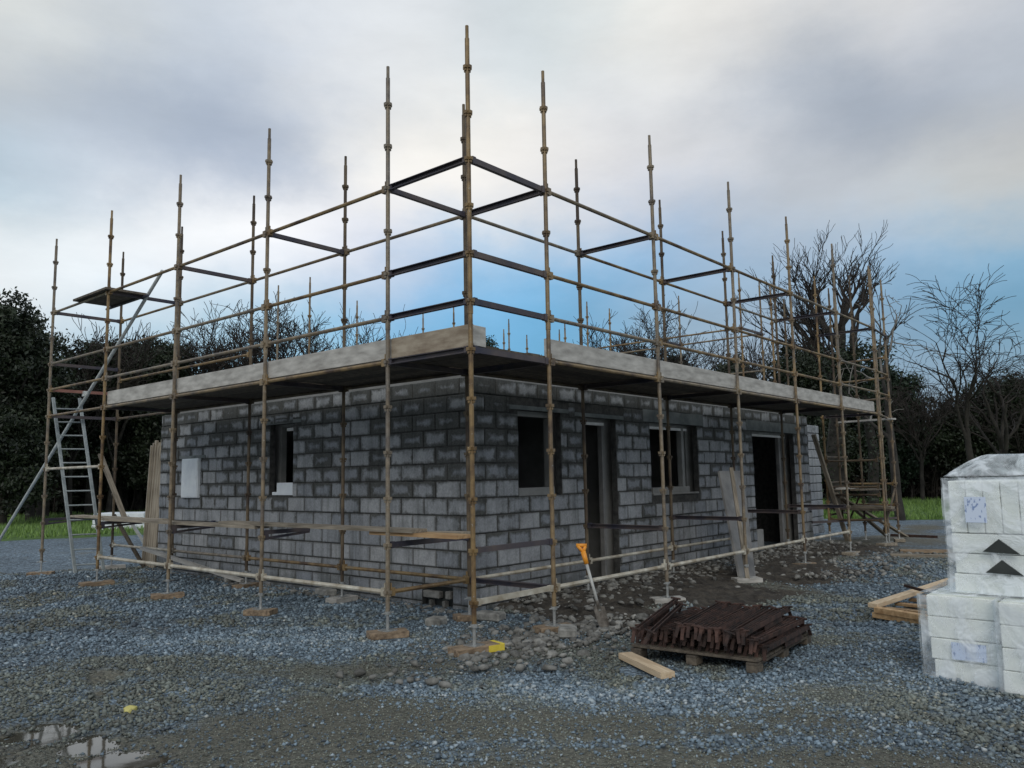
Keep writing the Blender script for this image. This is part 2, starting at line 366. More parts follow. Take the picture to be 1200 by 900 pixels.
def member(name, p0, p1, m, r=0.0235, parent=scaf, cut=0.03):
    p0 = np.array(p0, float); p1 = np.array(p1, float); d = (p1 - p0) / np.linalg.norm(p1 - p0)
    b = MB(); a0 = p0 + d * cut; a1 = p1 - d * cut
    b.tube(a0, a1, r, n=8)
    for q, sg in ((a0, 1), (a1, -1)):      # wedge fixing at each end
        R = frame(d); b.box(q + d * sg * 0.028, (0.055, 0.05, 0.085), R)
        b.box(q + d * sg * 0.012 + np.array([0, 0, 0.03]), (0.014, 0.02, 0.13), R)
    return b.build(name, m, parent, smooth=False)
def angle_transom(p0, p1, m=None, h=0.055, name='transom'):
    p0 = np.array(p0, float); p1 = np.array(p1, float); d = (p1 - p0) / np.linalg.norm(p1 - p0); R = frame(d)
    b = MB(); c = (p0 + p1) / 2; L = np.linalg.norm(p1 - p0) - 0.07
    b.box(c + R @ np.array([0, -0.012, 0.0]), (L, 0.008, h), R)
    b.box(c + R @ np.array([0, 0.012, h / 2 - 0.004]), (L, 0.040, 0.008), R)
    b.box(c + R @ np.array([0, 0.012, -h / 2 + 0.004]), (L, 0.040, 0.008), R)
    for sg in (-1, 1): b.box(c + d * sg * (L / 2 - 0.02), (0.05, 0.045, h + 0.015), R)
    return b.build(name, m or M['transom'], scaf)
z9 = T - 9 * S; z8 = T - 8 * S; DZ = T - 4 * S
# left run
for i in range(1, 5):
    a, c = yL[i], yL[i + 1]
    for k in (0, -2, -3, -4): member('ledger', (0, a, T + S * k), (0, c, T + S * k), M['pole'])
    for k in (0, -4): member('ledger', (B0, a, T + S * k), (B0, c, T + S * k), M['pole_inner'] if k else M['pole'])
    if i <= 3: member('ledger', (0, a, z9), (0, c, z9), M['pale_tube'], 0.026)
    member('ledger', (B0, a, z9), (B0, c, z9), M['pale_tube'] if i == 4 else M['pole'])
member('ledger', (0, yL[4], T - 6 * S), (0, yL[5], T - 6 * S), M['pale_tube'])
member('ledger', (B0, yL[3], T - 2.45 * S), (B0, yL[5], T - 2.45 * S), M['pole'])
for i in range(2, 6):
    angle_transom((0, yL[i], T), (B0, yL[i], T)); angle_transom((0, yL[i], DZ), (B0, yL[i], DZ))
    # inward hop-up bracket at bench level
    b = MB(); b.box((0.37, yL[i], z8 + 0.055), (0.68, 0.05, 0.05)); b.box((0.37, yL[i], z8 + 0.0), (0.68, 0.03, 0.03), roty(-0.07)); b.box((0.05, yL[i], z8 + 0.02), (0.06, 0.06, 0.12))
    b.box((0.68, yL[i], z8 + 0.09), (0.05, 0.05, 0.05))
    b.build('bench_bracket', M['transom'], scaf)
angle_transom((0, yL[5], T - 2 * S), (B0, yL[5], T - 2 * S)); angle_transom((0, yL[5], T - 3 * S), (B0, yL[5], T - 3 * S), M['paint_rose'])
# right run
for i in range(1, 6):
    a, c = xR[i], xR[i + 1]
    for k in (0, -2, -3, -4): member('ledger', (a, 0, T + S * k), (c, 0, T + S * k), M['pole'])
    member('ledger', (a, 0, z9), (c, 0, z9), M['pale_tube'] , 0.026) if i <= 4 else None
    if i < 5:
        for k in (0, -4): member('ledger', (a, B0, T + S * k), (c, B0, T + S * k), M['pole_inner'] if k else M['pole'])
        if i in (1, 2, 3): member('ledger', (a, B0, z9), (c, B0, z9), M['pale_tube'])
for i in range(2, 6):
    for z in (T, DZ, z8): angle_transom((xR[i], 0, z), (xR[i], B0, z), h=0.06)
member('ledger', (13.36, 0, T), (14.65, 0.05, T - 0.05), M['transom']); member('ledger', (13.36, 0, DZ), (14.65, 0.05, DZ - .09), M['pole'])
angle_transom((13.36, 0, T - .02), (13.49, 1.28, T - .02)); angle_transom((13.36, 0, DZ), (13.49, 1.28, DZ))
for k in (-2, -3): member('ledger', (14.65, 0.08, T + S * k), (13.36, 0.0, T + S * k), M['pole'])
for z in (T - S, T - 2 * S, T - 3 * S, DZ, 1.4, 0.9): member('ledger', (14.65, .08, z - .05), (14.9, 1.3, z - .05), M['pole'])
# corner bay
for k in (0, -2, -3, -4):
    angle_transom((0, 0, T + S * k), (0, B0, T + S * k), h=0.06); angle_transom((0, 0, T + S * k), (B0, 0, T + S * k), h=0.06)
for k in (0, -4): angle_transom((0, B0, T + S * k), (B0, B0, T + S * k), h=0.055); angle_transom((B0, 0, T + S * k), (B0, B0, T + S * k), h=0.07)
angle_transom((0, B0, z8), (B0, B0, z8)); angle_transom((0, 0, z8), (B0, 0, z8), h=0.05); angle_transom((0, 0.0, z9), (B0, 0.0, z9), M['pale_tube'], h=0.05)
angle_transom((B0, 0, z9), (B0, B0, z9)); member('ledger', (0, B0, z9), (B0, B0, z9), M['pole'])
# back and far-end runs
endi = [BK[4][0], BK[2][0], BK[0][0]]; endo = [BK[5][0], BK[3][0], BK[1][0]]
for row in (endi, endo):
    for k in range(2):
        for z in (T + .43, T + .43 - 2 * S, T + .43 - 3 * S, T + .43 - 4 * S):
            if row is endi and z not in (T + .43, T + .43 - 4 * S): continue
            member('ledger', (*row[k], z), (*row[k + 1], z), M['pole'])
for k in range(3):
    for z in (T + .43, T + .43 - 4 * S): angle_transom((*endi[k], z), (*endo[k], z))
bi = [BK[12][0], BK[10][0], BK[6][0], BK[8][0]]; bo = [BK[13][0], BK[11][0], BK[7][0]]
for row in (bi, bo):
    for k in range(len(row) - 1):
        for z in ((DZ + .19),): member('ledger', (*row[k], z), (*row[k + 1], z), M['pole'])
for k in range(3): angle_transom((*bi[k], DZ + .19), (*bo[k], DZ + .19))
# diagonal stabiliser
b = MB(); b.tube((0.62, 15.9, 0.0), (0.62, 7.9, 5.30), 0.030, n=10); b.box((0.62, 10.9, 3.4), (0.09, 0.1, 0.1)); b.build('diagonal_brace', M['galv'], scaf)
# decking per bay
def deck(x0, x1, y0, y1, along, z=DZ + 0.035, name='deck'):
    b = MB(); w = 0.225; rng = random.Random(int(x0 * 10 + y0 * 77))
    lo, hi = (x0, x1) if along == 'y' else (y0, y1); n = int(round((hi - lo) / w)); w = (hi - lo) / n
    for k in range(n):
        c = lo + (k + .5) * w; dz = rng.uniform(-.003, .003)
        if along == 'y': b.box((c, (y0 + y1) / 2 + rng.uniform(-.03, .03), z + .019 + dz), (w - 0.012, y1 - y0 - 0.02, 0.038), col=rng.random())
        else: b.box(((x0 + x1) / 2 + rng.uniform(-.03, .03), c, z + .019 + dz), (x1 - x0 - 0.02, w - 0.012, 0.038), col=rng.random())
    return b.build(name, M['deck'], scaf)
deck(0.04, 1.40, 0.04, B0, 'y')
for i in range(1, 4): deck(0.04, 1.40, yL[i], yL[i + 1], 'y')
for i in range(1, 5): deck(xR[i] + (0.15 if i == 1 else 0), xR[i + 1], 0.04, 1.40, 'x')
deck(xR[5], xR[6] - 0.1, 0.04, 1.40, 'x')
for k in range(2):
    a, c_ = bi[k], bo[k + 1]; deck(bi[k][0], bi[k + 1][0], 10.65, 11.8, 'x', DZ + .25)
    
def toe(p0, p1, m=M['toe'], z0=DZ + 0.045, h=0.225):
    p0 = np.array(p0, float); p1 = np.array(p1, float); d = p1 - p0; L = np.linalg.norm(d); R = frame(np.array([*d, 0]))
    c = (p0 + p1) / 2; b = MB(); b.box((*c, z0 + h / 2), (L, 0.036, h), R, bev=0.004)
    b.box((*(p0 + d * 0.02), z0 + h / 2), (0.04, 0.042, h - .03), R)
    return b.build('toe_board', m, scaf)
toe((0.055, 0.03), (0.055, B0 - .01), M['toe_brown'])
for i in range(1, 4): toe((0.055, yL[i] + .01), (0.055, yL[i + 1] - .01))
toe((0.04, 0.02), (0.24, 0.035), M['toe'], h=0.21)
for i in range(1, 5): toe((xR[i] + .01, 0.055), (xR[i + 1] - .01, 0.055))
toe((xR[5] + .01, 0.055), (xR[6] - .1, 0.055))
# ------------------------------------------------------------------ loose boards resting on the scaffold
def plank(p0, p1, w=0.225, t=0.038, m='wood', name='plank', label='', cat='plank', group=None, roll=0.0, warp=0.0):
    p0 = np.array(p0, float); p1 = np.array(p1, float); d = p1 - p0; L = np.linalg.norm(d)
    b = MB(); n = 6
    for k in range(n):
        pass
    V = []; 
    for k in range(n + 1):
        u = k / n; off = warp * (4 * u * (1 - u))
        for (yy, zz) in ((-w / 2, -t / 2), (w / 2, -t / 2), (w / 2, t / 2), (-w / 2, t / 2)):
            V.append(rotx(roll) @ np.array([u * L, yy, zz + off]))
    F = []
    for k in range(n):
        for j in range(4): F.append((4 * k + j, 4 * k + (j + 1) % 4, 4 * k + 4 + (j + 1) % 4, 4 * k + 4 + j))
    F += [(3, 2, 1, 0), (4 * n, 4 * n + 1, 4 * n + 2, 4 * n + 3)]
    b.add(V, F, random.random())
    o = b.build(name, M[m]); R = frame(d)
    Mx = Matrix([[*R[0], p0[0]], [*R[1], p0[1]], [*R[2], p0[2]], [0, 0, 0, 1]]); o.matrix_world = Mx
    return tag(o, label, cat, group)
zb = z8 + 0.105
plank((0.20, 4.0, zb), (0.20, 8.75, zb), m='wood', label='long weathered plank on the low brackets along the left side, outer one, farthest run', group='loose scaffold planks')
plank((0.44, 7.2, zb), (0.50, 10.75, zb), m='wood', label='weathered plank on the low brackets near the ladder, ending past the wall corner', group='loose scaffold planks')
plank((0.22, 1.0, zb + 0.04), (0.20, 4.9, zb + 0.04), m='wood', label='weathered plank on the low brackets under the slim window, nearer run', group='loose scaffold planks')
plank((0.24, 0.35, zb + 0.0), (0.26, 1.75, zb + .0), m='pine', label='short splintered plank end beside the corner poles at bench height', group='loose scaffold planks')
plank((0.50, 0.60, zb + 0.005), (0.46, 1.9, zb - 0.02), m='wood', label='short dark plank behind the splintered one near the corner poles', group='loose scaffold planks')
# small platform up at guard rail level
for k, x in enumerate(( -0.02, 0.21,)):
    pass
for k in range(6):
    y = 8.42 + k * 0.232
    plank((-0.10, y + .1, T + 0.045), (0.62, y + .1, T + 0.045), m='deck', name='short_board', label='short dark board of the little platform laid across the top rails at far left', cat='board', group='short boards of the little top platform')
b = MB(); b.tube((0.56, 8.3, T + 0.0), (0.56, 9.95, T + 0.0), 0.024); b.build('platform_bearer', M['transom'], scaf)
# pale plank in the far end bay
plank((14.2, -0.1, 2.86), (14.5, 1.25, 2.86), m='toe', label='pale board laid across the far right end bay under the deck', group='loose scaffold planks')
plank((13.2, 0.55, 1.24), (14.9, 0.50, 1.22), m='deck', label='dark board on the low rails of the far right end bay', group='loose scaffold planks')
plank((13.1, 0.85, 1.27), (14.2, 0.85, 1.28), m='toe', w=0.2, label='short pale board on the low rails at the far right end bay', group='loose scaffold planks')
plank((13.8, 1.2, 1.15), (15.4, 0.55, 0.05), w=.12, m='wood', label='sloping plank propped in the far right bay, upper of two', group='loose scaffold planks')
plank((13.6, 1.0, 1.05), (15.7, 0.20, 0.04), w=.12, m='wood', label='sloping plank propped in the far right bay, lower of two', group='loose scaffold planks')
plank((12.6, 1.2, 2.5), (14.0, 1.05, 0.02), w=0.09, t=0.06, m='wood', name='timber_prop', label='leaning timber prop beside the wall end, right of the wide doorway', cat='prop')
plank((13.0, 1.5, 0.5), (14.6, 0.1, 0.55), w=.06, t=.05, m='transom', name='steel_rail', label='dark steel rail low in the far right bay', cat='rail')
plank((13.0, 1.7, 0.8), (14.8, 0.6, 0.82), w=.06, t=.05, m='transom', name='steel_rail', label='dark steel rail behind the sloping planks at the far right', cat='rail')

for k in range(5):
    plank((13.55 + .10 * k, -.15 + .05 * k, .78 + .05 * (k % 2)), (13.75 + .22 * k, 1.6, .80 + .05 * (k % 2)), w=.18, t=.05, m=['deck', 'wood', 'sole', 'deck', 'wood'][k], name='stacked_board', label=['lowest dark board stacked on the bottom rails of the far right bay', 'grey board second in the stack on the far right rails', 'brown board in the middle of the stack on the far right rails', 'dark board fourth in the stack on the far right rails', 'grey top board of the stack on the far right rails'][k], cat='board', group='boards stacked in the far right bay')
for k, (x, y) in enumerate([(13.95, .62), (14.35, 1.25), (14.1, 2.3)]): standard(x, y, -.15 * k, inn=True)
for z in (.55, 1.12, 1.3, 1.9): member('ledger', (13.4, .05, z), (13.49, 1.28, z), M['pole_inner']); member('ledger', (13.49, 1.28, z + .1), (14.9, 1.3, z + .1), M['pole_inner'])
member('ledger', (13.4, .05, .3), (14.65, .08, 1.3), M['pole_inner']); member('ledger', (13.95, .62, 1.25), (14.9, 1.3, .4), M['pole_inner'])
# ladder
lad = empty('ladder', (0, 0, 0), 'thin galvanised ladder leaning in the far left bay of the scaffold', 'ladder')
f0 = np.array([0.24, 9.99, 0.02]); w_ = np.array([0.42, -0.17, 0.0]); dtop = np.array([-0.02, 1.40, 3.32])
for k in (0, 1):
    b = MB(); p = f0 + w_ * k; R = frame(dtop, up=(1, 0, 0)); b.box(p + dtop / 2, (np.linalg.norm(dtop), 0.03, 0.06), R, bev=0.006); b.build('stile', M['ladder'], lad)
for k in range(12):
    u = (k + 0.75) / 12.6; b = MB(); b.tube(f0 + dtop * u, f0 + w_ + dtop * u, 0.014, n=8); b.build('rung', M['ladder'], lad)

# sole boards
soles = [((0, 0), 0.5, 'sole', 'timber sole pad with a yellow painted end under the front corner pole', 25),
 ((0, B0), .42, 'sole', 'timber sole pad under the first outer pole left of the corner', 10), ((0, yL[2]), .36, 'sole', 'timber sole pad under the outer pole in front of the slim window', -20),
 ((0, yL[3]), .45, 'sole', 'timber sole pad under the outer pole in front of the white meter box', 15), ((0, yL[4]), .5, 'sole', 'timber sole pad under the outer pole right of the ladder', 30), ((0, yL[5]), .42, 'sole', 'timber sole pad under the far left outer pole', 5),
 ((B0, 0), .42, 'sole', 'timber sole pad among rubble under the first pole right of the corner', 15), ((xR[2], 0), .42, 'toe', 'pale sole pad behind the rusty bracket pile', 0), ((xR[3], 0), .42, 'toe', 'pale sole pad beside the foot of the leaning slab', 0),
 ((xR[4], 0), .45, 'sole', 'timber sole pad under the outer pole right of the wide doorway', 20), ((xR[5], 0), .45, 'wood', 'grey sole pad under the fifth outer pole on the right side', 40), ((xR[6], 0), .45, 'wood', 'grey sole pad under the doubled poles at the far right corner', 20),
 ((B0, B0), .36, 'sole', 'red-ended timber sole pad under the inner corner pole', 10), ((B0, yL[2]), .4, 'toe', 'pale sole pad against the left wall under the second inner pole', 45), ((B0, yL[3]), .4, 'sole', 'timber sole pad against the left wall below the meter box', 60),
 ((B0, yL[5]), .5, 'toe', 'pale sole pad under the far left inner pole', 20), ((14.65, 0.08), .45, 'wood', 'grey sole pad under the outermost pole at the far right end', 60)]
for (p, L, m_, lab, ang) in soles:
    b = MB(); R = rotz(math.radians(ang - 40)); 
    if 'yellow' in lab:
        e = empty('sole_board', (p[0], p[1], 0), lab, 'sole board', 'timber pads under the scaffold feet')
        b.box((0.0, 0, 0.034), (L - .02, 0.2, 0.068), R, bev=0.004); b.build('board', M[m_], e)
        b2 = MB(); b2.box(R @ np.array([L / 2 + .01, 0, 0.034]), (0.05, 0.202, 0.069), R, bev=.004); b2.box(R @ np.array([L / 2 - .08, -0.1015, 0.034]), (0.14, 0.004, 0.062), R); b2.build('painted_end', M['yellow'], e)
    else:
        b.box((0, 0, 0.034), (L, 0.22, 0.068), R, bev=0.004); o = b.build('sole_board', M[m_]); o.location = (p[0], p[1], 0)
        tag(o, lab, 'sole board', 'timber pads under the scaffold feet')

# ------------------------------------------------------------------ the block building
X0, Y0, X1, Y1 = 1.72, 1.62, 13.35, 10.0
house = empty('block_building', (X0, Y0, 0), 'single-storey grey concrete block building shell with open windows and doorways', 'building')
def H_(o): o.location = (-X0, -Y0, 0)   # children built in world coordinates
CH = 0.225; Z0 = -0.175; NC = 14; ZT = Z0 + NC * CH
def block_wall(name, org, du, nrm, L, ops, lint, flip=0, tex=True):
    """outer leaf: blocks proud of a mortar core. ops: (u0,u1,z0,z1)"""
    org = np.array(org, float); du = np.array(du, float); nr = np.array(nrm, float)
    b = MB(); R = np.array([du, nr, [0, 0, 1.0]]).T
    allo = ops + lint
    rows = []                       # (course, z0, z1, allowed u range, cuts)
    for c in range(NC):
        z = Z0 + c * CH; cuts = [o_ for o_ in allo if z + 0.03 < o_[3] and z + CH - 0.03 > o_[2]]
        rows.append((c, z, z + CH, None, cuts))
        for o_ in cuts:             # cut blocks filling the part of a course under or over an opening
            for (q0, q1) in ((z, o_[2]), (o_[3], z + CH)):
                if q1 - q0 > .045 and not any(k[2] < (q0 + q1) / 2 < k[3] for k in cuts): rows.append((c, q0, q1, o_[:2], [k for k in cuts if k[2] < (q0 + q1) / 2 < k[3]]))
    for (c, z, zt_, rng_, cuts) in rows:
        u = -0.225 if (c + flip) % 2 else 0.0
        edges = []
        while u < L:
            a, e = max(u, 0), min(u + 0.45, L); u += 0.45
            if rng_ is not None: a, e = max(a, rng_[0]), min(e, rng_[1])
            if e - a < 0.05: continue
            segs = [(a, e)]
            for (ca, cb, _, _) in cuts:
                ns = []
                for (s0, s1) in segs:
                    if cb <= s0 or ca >= s1: ns.append((s0, s1)); continue
                    if ca - s0 > 0.045: ns.append((s0, ca))
                    if s1 - cb > 0.045: ns.append((cb, s1))
                segs = ns
            edges += segs
        for (s0, s1) in edges:
            bt = random.random(); g = 0.008
            zz0, zz1 = z + g, zt_ - g
            w = s1 - s0 - 2 * g; out = random.uniform(0.004, 0.017)
            rot = rotz(random.uniform(-.006, .006)) @ R
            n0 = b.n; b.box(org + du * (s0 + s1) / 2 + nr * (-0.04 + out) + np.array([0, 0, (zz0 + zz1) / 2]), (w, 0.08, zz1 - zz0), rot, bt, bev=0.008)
            # cell coordinates for the front face
            pts = np.array(b.v[n0:]); uu = ((pts - org) @ du - s0) / (s1 - s0); vv = (pts[:, 2] - z) / (zt_ - z)
            if s1 - s0 < 0.3: uu = 0.25 + uu * 0.5
            for k in range(len(pts)): b.uv[n0 + k] = (float(uu[k]), float(vv[k]), 0.0)
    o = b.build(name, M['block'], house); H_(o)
    # mortar core, cut round the openings
    us = sorted({0.0, L, *[x for q in ops for x in q[:2]]}); zs = sorted({Z0, ZT - .01, *[x for q in ops for x in q[2:]]})
    mb = MB()
    for i in range(len(us) - 1):
        j = 0
        for j in range(len(zs) - 1):
            cu, cz = (us[i] + us[i + 1]) / 2, (zs[j] + zs[j + 1]) / 2
            if any(a < cu < bb and c0 < cz < c1 for (a, bb, c0, c1) in ops): continue
            if not (Z0 <= cz <= ZT): continue
            mb.box(org + du * cu + nr * -0.052 + np.array([0, 0, cz]), (us[i + 1] - us[i], 0.096, zs[j + 1] - zs[j]), R)
    o = mb.build('mortar_core', M['mortar'], house); H_(o)
    return R
Lops = [(5.56 - Y0, 6.22 - Y0, 1.43, 2.58), (2.0 - Y0, 2.56 - Y0, -0.02, 0.26)]
Llin = [(5.35 - Y0, 6.40 - Y0, 2.58, 2.645)]
Rops = [(2.63 - X0, 3.60 - X0, 1.40, 2.58), (4.16 - X0, 5.06 - X0, -0.2, 2.55), (6.10 - X0, 7.80 - X0, 1.33, 2.55), (10.22 - X0, 12.45 - X0, -0.2, 2.54)]
Rlin = [(2.45 - X0, 3.80 - X0, 2.58, 2.645), (3.95 - X0, 5.30 - X0, 2.55, 2.615), (5.90 - X0, 8.05 - X0, 2.55, 2.765), (9.95 - X0, 12.75 - X0, 2.54, 2.765)]
block_wall('left_wall', (X0, Y0, 0), (0, 1, 0), (-1, 0, 0), Y1 - Y0, Lops, Llin, 0)
block_wall('right_wall', (X0, Y0, 0), (1, 0, 0), (0, -1, 0), X1 - X0, Rops, Rlin, 1)
block_wall('back_wall', (X0, Y1, 0), (1, 0, 0), (0, 1, 0), X1 - X0, [], [], 0)
block_wall('end_wall', (X1, Y0, 0), (0, 1, 0), (1, 0, 0), Y1 - Y0, [], [], 0)
for (a, bb, z0, z1) in Llin:
    b = MB(); b.box((X0 + 0.045, Y0 + (a + bb) / 2, (z0 + z1) / 2), (0.104, bb - a, z1 - z0 - .006), bev=.004); H_(b.build('lintel', M['concrete'], house))
for (a, bb, z0, z1) in Rlin:
    b = MB(); b.box((X0 + (a + bb) / 2, Y0 + 0.045, (z0 + z1) / 2), (bb - a, 0.104, z1 - z0 - .006), bev=.004); H_(b.build('lintel', M['concrete'], house))
# inner leaf (set back behind a cavity) with openings and pale head strips
def inner(org, du, nr, L, ops):
    org = np.array(org, float); du = np.array(du, float); nr = np.array(nr, float); R = np.array([du, nr, [0, 0, 1.0]]).T
    us = sorted({0.0, L, *[x for q in ops for x in q[:2]]}); zs = sorted({-0.17, ZT - .02, *[x for q in ops for x in q[2:]]})
    mb = MB()
    for i in range(len(us) - 1):
        for j in range(len(zs) - 1):
            cu, cz = (us[i] + us[i + 1]) / 2, (zs[j] + zs[j + 1]) / 2
            if any(a < cu < bb and c0 < cz < c1 for (a, bb, c0, c1) in ops): continue
            mb.box(org + du * cu + nr * -0.27 + np.array([0, 0, cz]), (us[i + 1] - us[i], 0.1, zs[j + 1] - zs[j]), R, col=0.8)
    H_(mb.build('inner_leaf', M['slab'], house))
sh = lambda ops, d0, d1, dz: [(a + d0, b_ - d1, c0, c1 - dz) for (a, b_, c0, c1) in ops]
inner((X0, Y0 + .33, 0), (0, 1, 0), (-1, 0, 0), Y1 - Y0 - .66, [(a - .33, b_ - .33, c0 + .1, c1 - .03) for (a, b_, c0, c1) in Lops[:1]])
inner((X0 + .33, Y0, 0), (1, 0, 0), (0, -1, 0), X1 - X0 - .66, [(a - .33, b_ - .33 - (.0 if k in (0,) else .06), max(c0, -.15), c1 - .06) for k, (a, b_, c0, c1) in enumerate(Rops)])
for k, (a, bb, z0, z1) in enumerate(Rops):
    if k == 0: continue
    b = MB(); b.box((X0 + (a + bb) / 2 - 0.04, Y0 + 0.19, z1 - 0.075), (bb - a - 0.1, 0.05, 0.045), bev=.003); H_(b.build('head_strip', M['closer'], house))
b = MB(); b.box((X0 + .19, (5.56 + 6.0) / 2, 2.50), (0.05, 0.42, 0.05)); H_(b.build('head_strip', M['closer'], house))
# jamb boards in the door and the window right of it
b = MB(); b.box((4.93, Y0 + .21, 1.15), (0.045, 0.08, 2.6), bev=.004); H_(b.build('door_jamb', M['board_grey'], house))
b = MB(); b.box((7.53, Y0 + .21, 1.92), (0.09, 0.10, 1.17), bev=.004); H_(b.build('window_jamb', M['slab'], house))
b = MB(); b.box((12.05, Y0 + .21, 1.15), (0.10, 0.08, 2.6), bev=.004); H_(b.build('door_jamb', M['board_grey'], house))
# sills
b = MB(); b.box((3.05, Y0 + .10, 1.455), (0.80, 0.17, 0.11), bev=.006); H_(b.build('sill', M['slab'], house))
b = MB(); b.box((6.82, Y0 + .10, 1.385), (1.30, 0.17, 0.11), bev=.006); b.box((6.95, Y0 + .03, 1.322), (1.60, 0.1, 0.03), bev=.006); H_(b.build('sill', M['slab'], house))
b = MB(); b.box((X0 + .08, 5.78, 1.53), (0.17, 0.44, 0.20), bev=.005); b.box((X0 + .06, 6.07, 1.455), (0.12, 0.14, 0.05), bev=.005); H_(b.build('sill', M['white'], house))
# white meter box
b = MB(); b.box((X0 - .03, 8.74, 1.735), (0.07, 0.60, 0.72), bev=.008); b.box((X0 - .068, 8.74, 1.735), (0.008, 0.56, 0.68)); b.box((X0 - .075, 8.50, 1.735), (0.008, 0.03, 0.06)); H_(b.build('meter_box', M['white'], house))
b = MB(); b.box((X0 - .01, 8.75, 2.125), (0.03, 0.95, 0.05), bev=.003); H_(b.build('lintel', M['concrete'], house))
# vent hole near the corner with brick bits; dark backing panel paints its shade
b = MB(); b.box((X0 + .105, 2.28, .12), (0.02, 0.56, .28)); H_(b.build('vent_shade_panel', M['gap_shade'], house))
b = MB(); b.box((X0 + .02, 2.38, .15), (0.09, 0.30, .09), bev=.01); b.box((X0 + .02, 2.15, .03), (0.09, 0.05, .1), bev=.01); b.box((X0 + .02, 2.40, .03), (0.09, 0.045, .1), bev=.01); b.box((X0+.02, 2.07, .16), (0.09, 0.09, .1), bev=.01); H_(b.build('vent_bricks', M['rubble'], house))
# unseen slab added on top to keep the openings dark; internal walls
b = MB(); b.box(((X0 + X1) / 2, (Y0 + Y1) / 2, ZT + 0.03), (X1 - X0 - 0.44, Y1 - Y0 - 0.44, 0.10)); H_(b.build('added_cover_slab', M['slab'], house))
b = MB(); b.box((5.45, 5.8, 1.4), (0.1, 8.0, 2.9)); b.box((9.0, 5.8, 1.4), (0.1, 8.0, 2.9)); b.box((7.3, 5.2, 1.4), (11, 0.1, 2.9)); H_(b.build('partition_wall', M['slab'], house))
# step block at wide doorway jamb
b = MB(); b.box((10.38, Y0 + .04, .28), (0.30, 0.1, .42), bev=.01); H_(b.build('jamb_block', M['slab'], house))
# free-standing pier beyond the end
b = MB()
for c in range(13):
    z = c * CH
    for k in range(2):
        n0 = b.n; b.box((15.95 + k * 0.45 + (0.0 if c % 2 else 0.0), 2.6, z + CH / 2), (0.43, 0.2, 0.212), rotz(random.uniform(-.02, .02)), random.uniform(.5, 1), bev=.02)
        pts = b.v[n0:]
        for i in range(n0, b.n): b.uv[i] = (0.5, 0.35, 0)
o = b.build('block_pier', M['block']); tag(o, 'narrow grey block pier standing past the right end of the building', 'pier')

# leaning slab board near wide doorway
b = MB(); p0 = np.array([5.72, -0.14, 0.0]); 
lean0 = np.array([6.15, 0.22, 0.02]); lean1 = np.array([7.55, 1.22, 1.70]); d = lean1 - lean0
b = MB(); P4 = np.array([(6.02, .10, 0.0), (6.58, .10, 0.0), (7.95, .86, 1.69), (7.02, .86, 1.69)]); nv = np.cross(P4[1] - P4[0], P4[3] - P4[0]); nv /= np.linalg.norm(nv)
b.add([*P4, *(P4 + nv * .035)], [(0, 3, 2, 1), (4, 5, 6, 7), (0, 1, 5, 4), (1, 2, 6, 5), (2, 3, 7, 6), (3, 0, 4, 7)])
tag(b.build('grey_board', M['board_grey']), 'broad grey sheet leaning on the scaffold left of the wide doorway', 'board')
plank((6.02, -0.05, 0.05), (6.9, 0.55, 1.75), w=0.06, t=0.04, m='wood', name='leaning_batten', label='thin split batten leaning in front of the broad grey panel', cat='batten')
# boards leaning on the left wall's far end
for k in range(6):
    plank((1.74 + .02 * k, 10.22 + .13 * k, 0.0), (1.80, 10.06 + 0.10 * k, 2.50 - 0.05 * (k % 3)), w=0.14, t=0.045, m='wood', name='leaning_board', roll=1.35,
          label=['weathered board leaning at the far end of the left wall, nearest to the meter box', 'second weathered board from the wall in the row leaning at its far end', 'third weathered board in the row leaning at the left wall end', 'fourth weathered board in the row leaning at the left wall end', 'fifth weathered board in the row leaning at the left wall end', 'outermost weathered board in the row leaning at the left wall end'][k], cat='board', group='boards leaning at the wall end')
plank((1.2, 10.3, 1.0), (1.15, 11.4, 2.25), w=0.09, t=0.04, m='wood', name='leaning_board', label='pale sloping board behind the planks right of the ladder', cat='board')
plank((1.75, 10.6, 0.0), (1.25, 10.9, 1.05), w=0.2, t=0.05, m='deck', name='leaning_board', label='dark leaning plank under the low planks near the ladder', cat='board')
plank((2.1, 10.7, 0.0), (1.6, 11.1, 1.0), w=0.08, t=0.05, m='galv', name='leaning_strut', label='thin grey strut beside the dark leaning plank near the ladder', cat='strut')
plank((0.9, 8.9, 0.52), (1.5, 6.6, 0.05), w=0.09, t=0.05, m='toe', name='fallen_batten', label='pale fallen batten sloping down at the foot of the left wall', cat='batten')

# ------------------------------------------------------------------ foreground things
def ori(o, loc, R): o.matrix_world = Matrix([[*R[0], loc[0]], [*R[1], loc[1]], [*R[2], loc[2]], [0, 0, 0, 1]])
# pallet with rusty brackets
pc = np.array([1.55, -1.90]); ax = np.array([1.35, 0.12]) ; ang = math.atan2(-0.25, 1.42) 
ang = math.atan2(0.15, 1.40)
def pallet(name, loc, a, L, W, m, label, n=7, hz=0.12):
    e = empty(name, (*loc, 0), label, 'pallet'); e.rotation_euler = (0, 0, a)
    for k in range(n):
        b = MB(); b.box((-L / 2 + (k + .5) * L / n, 0, hz - .011), (L / n - .035, W, 0.022), bev=.003, col=random.random()); b.build('slat', M[m], e)
    for k in (-1, 0, 1):
        b = MB(); b.box((0, k * (W / 2 - .05), hz - .04), (L, 0.1, 0.022), bev=.003, col=random.random()); b.build('stringer', M[m], e)
        for j in (-1, 0, 1):
            b = MB(); b.box((j * (L / 2 - .07), k * (W / 2 - .05), hz - 0.051 - .03), (0.14, 0.098, 0.06), bev=.003, col=random.random()); b.build('block', M[m], e)
    return e
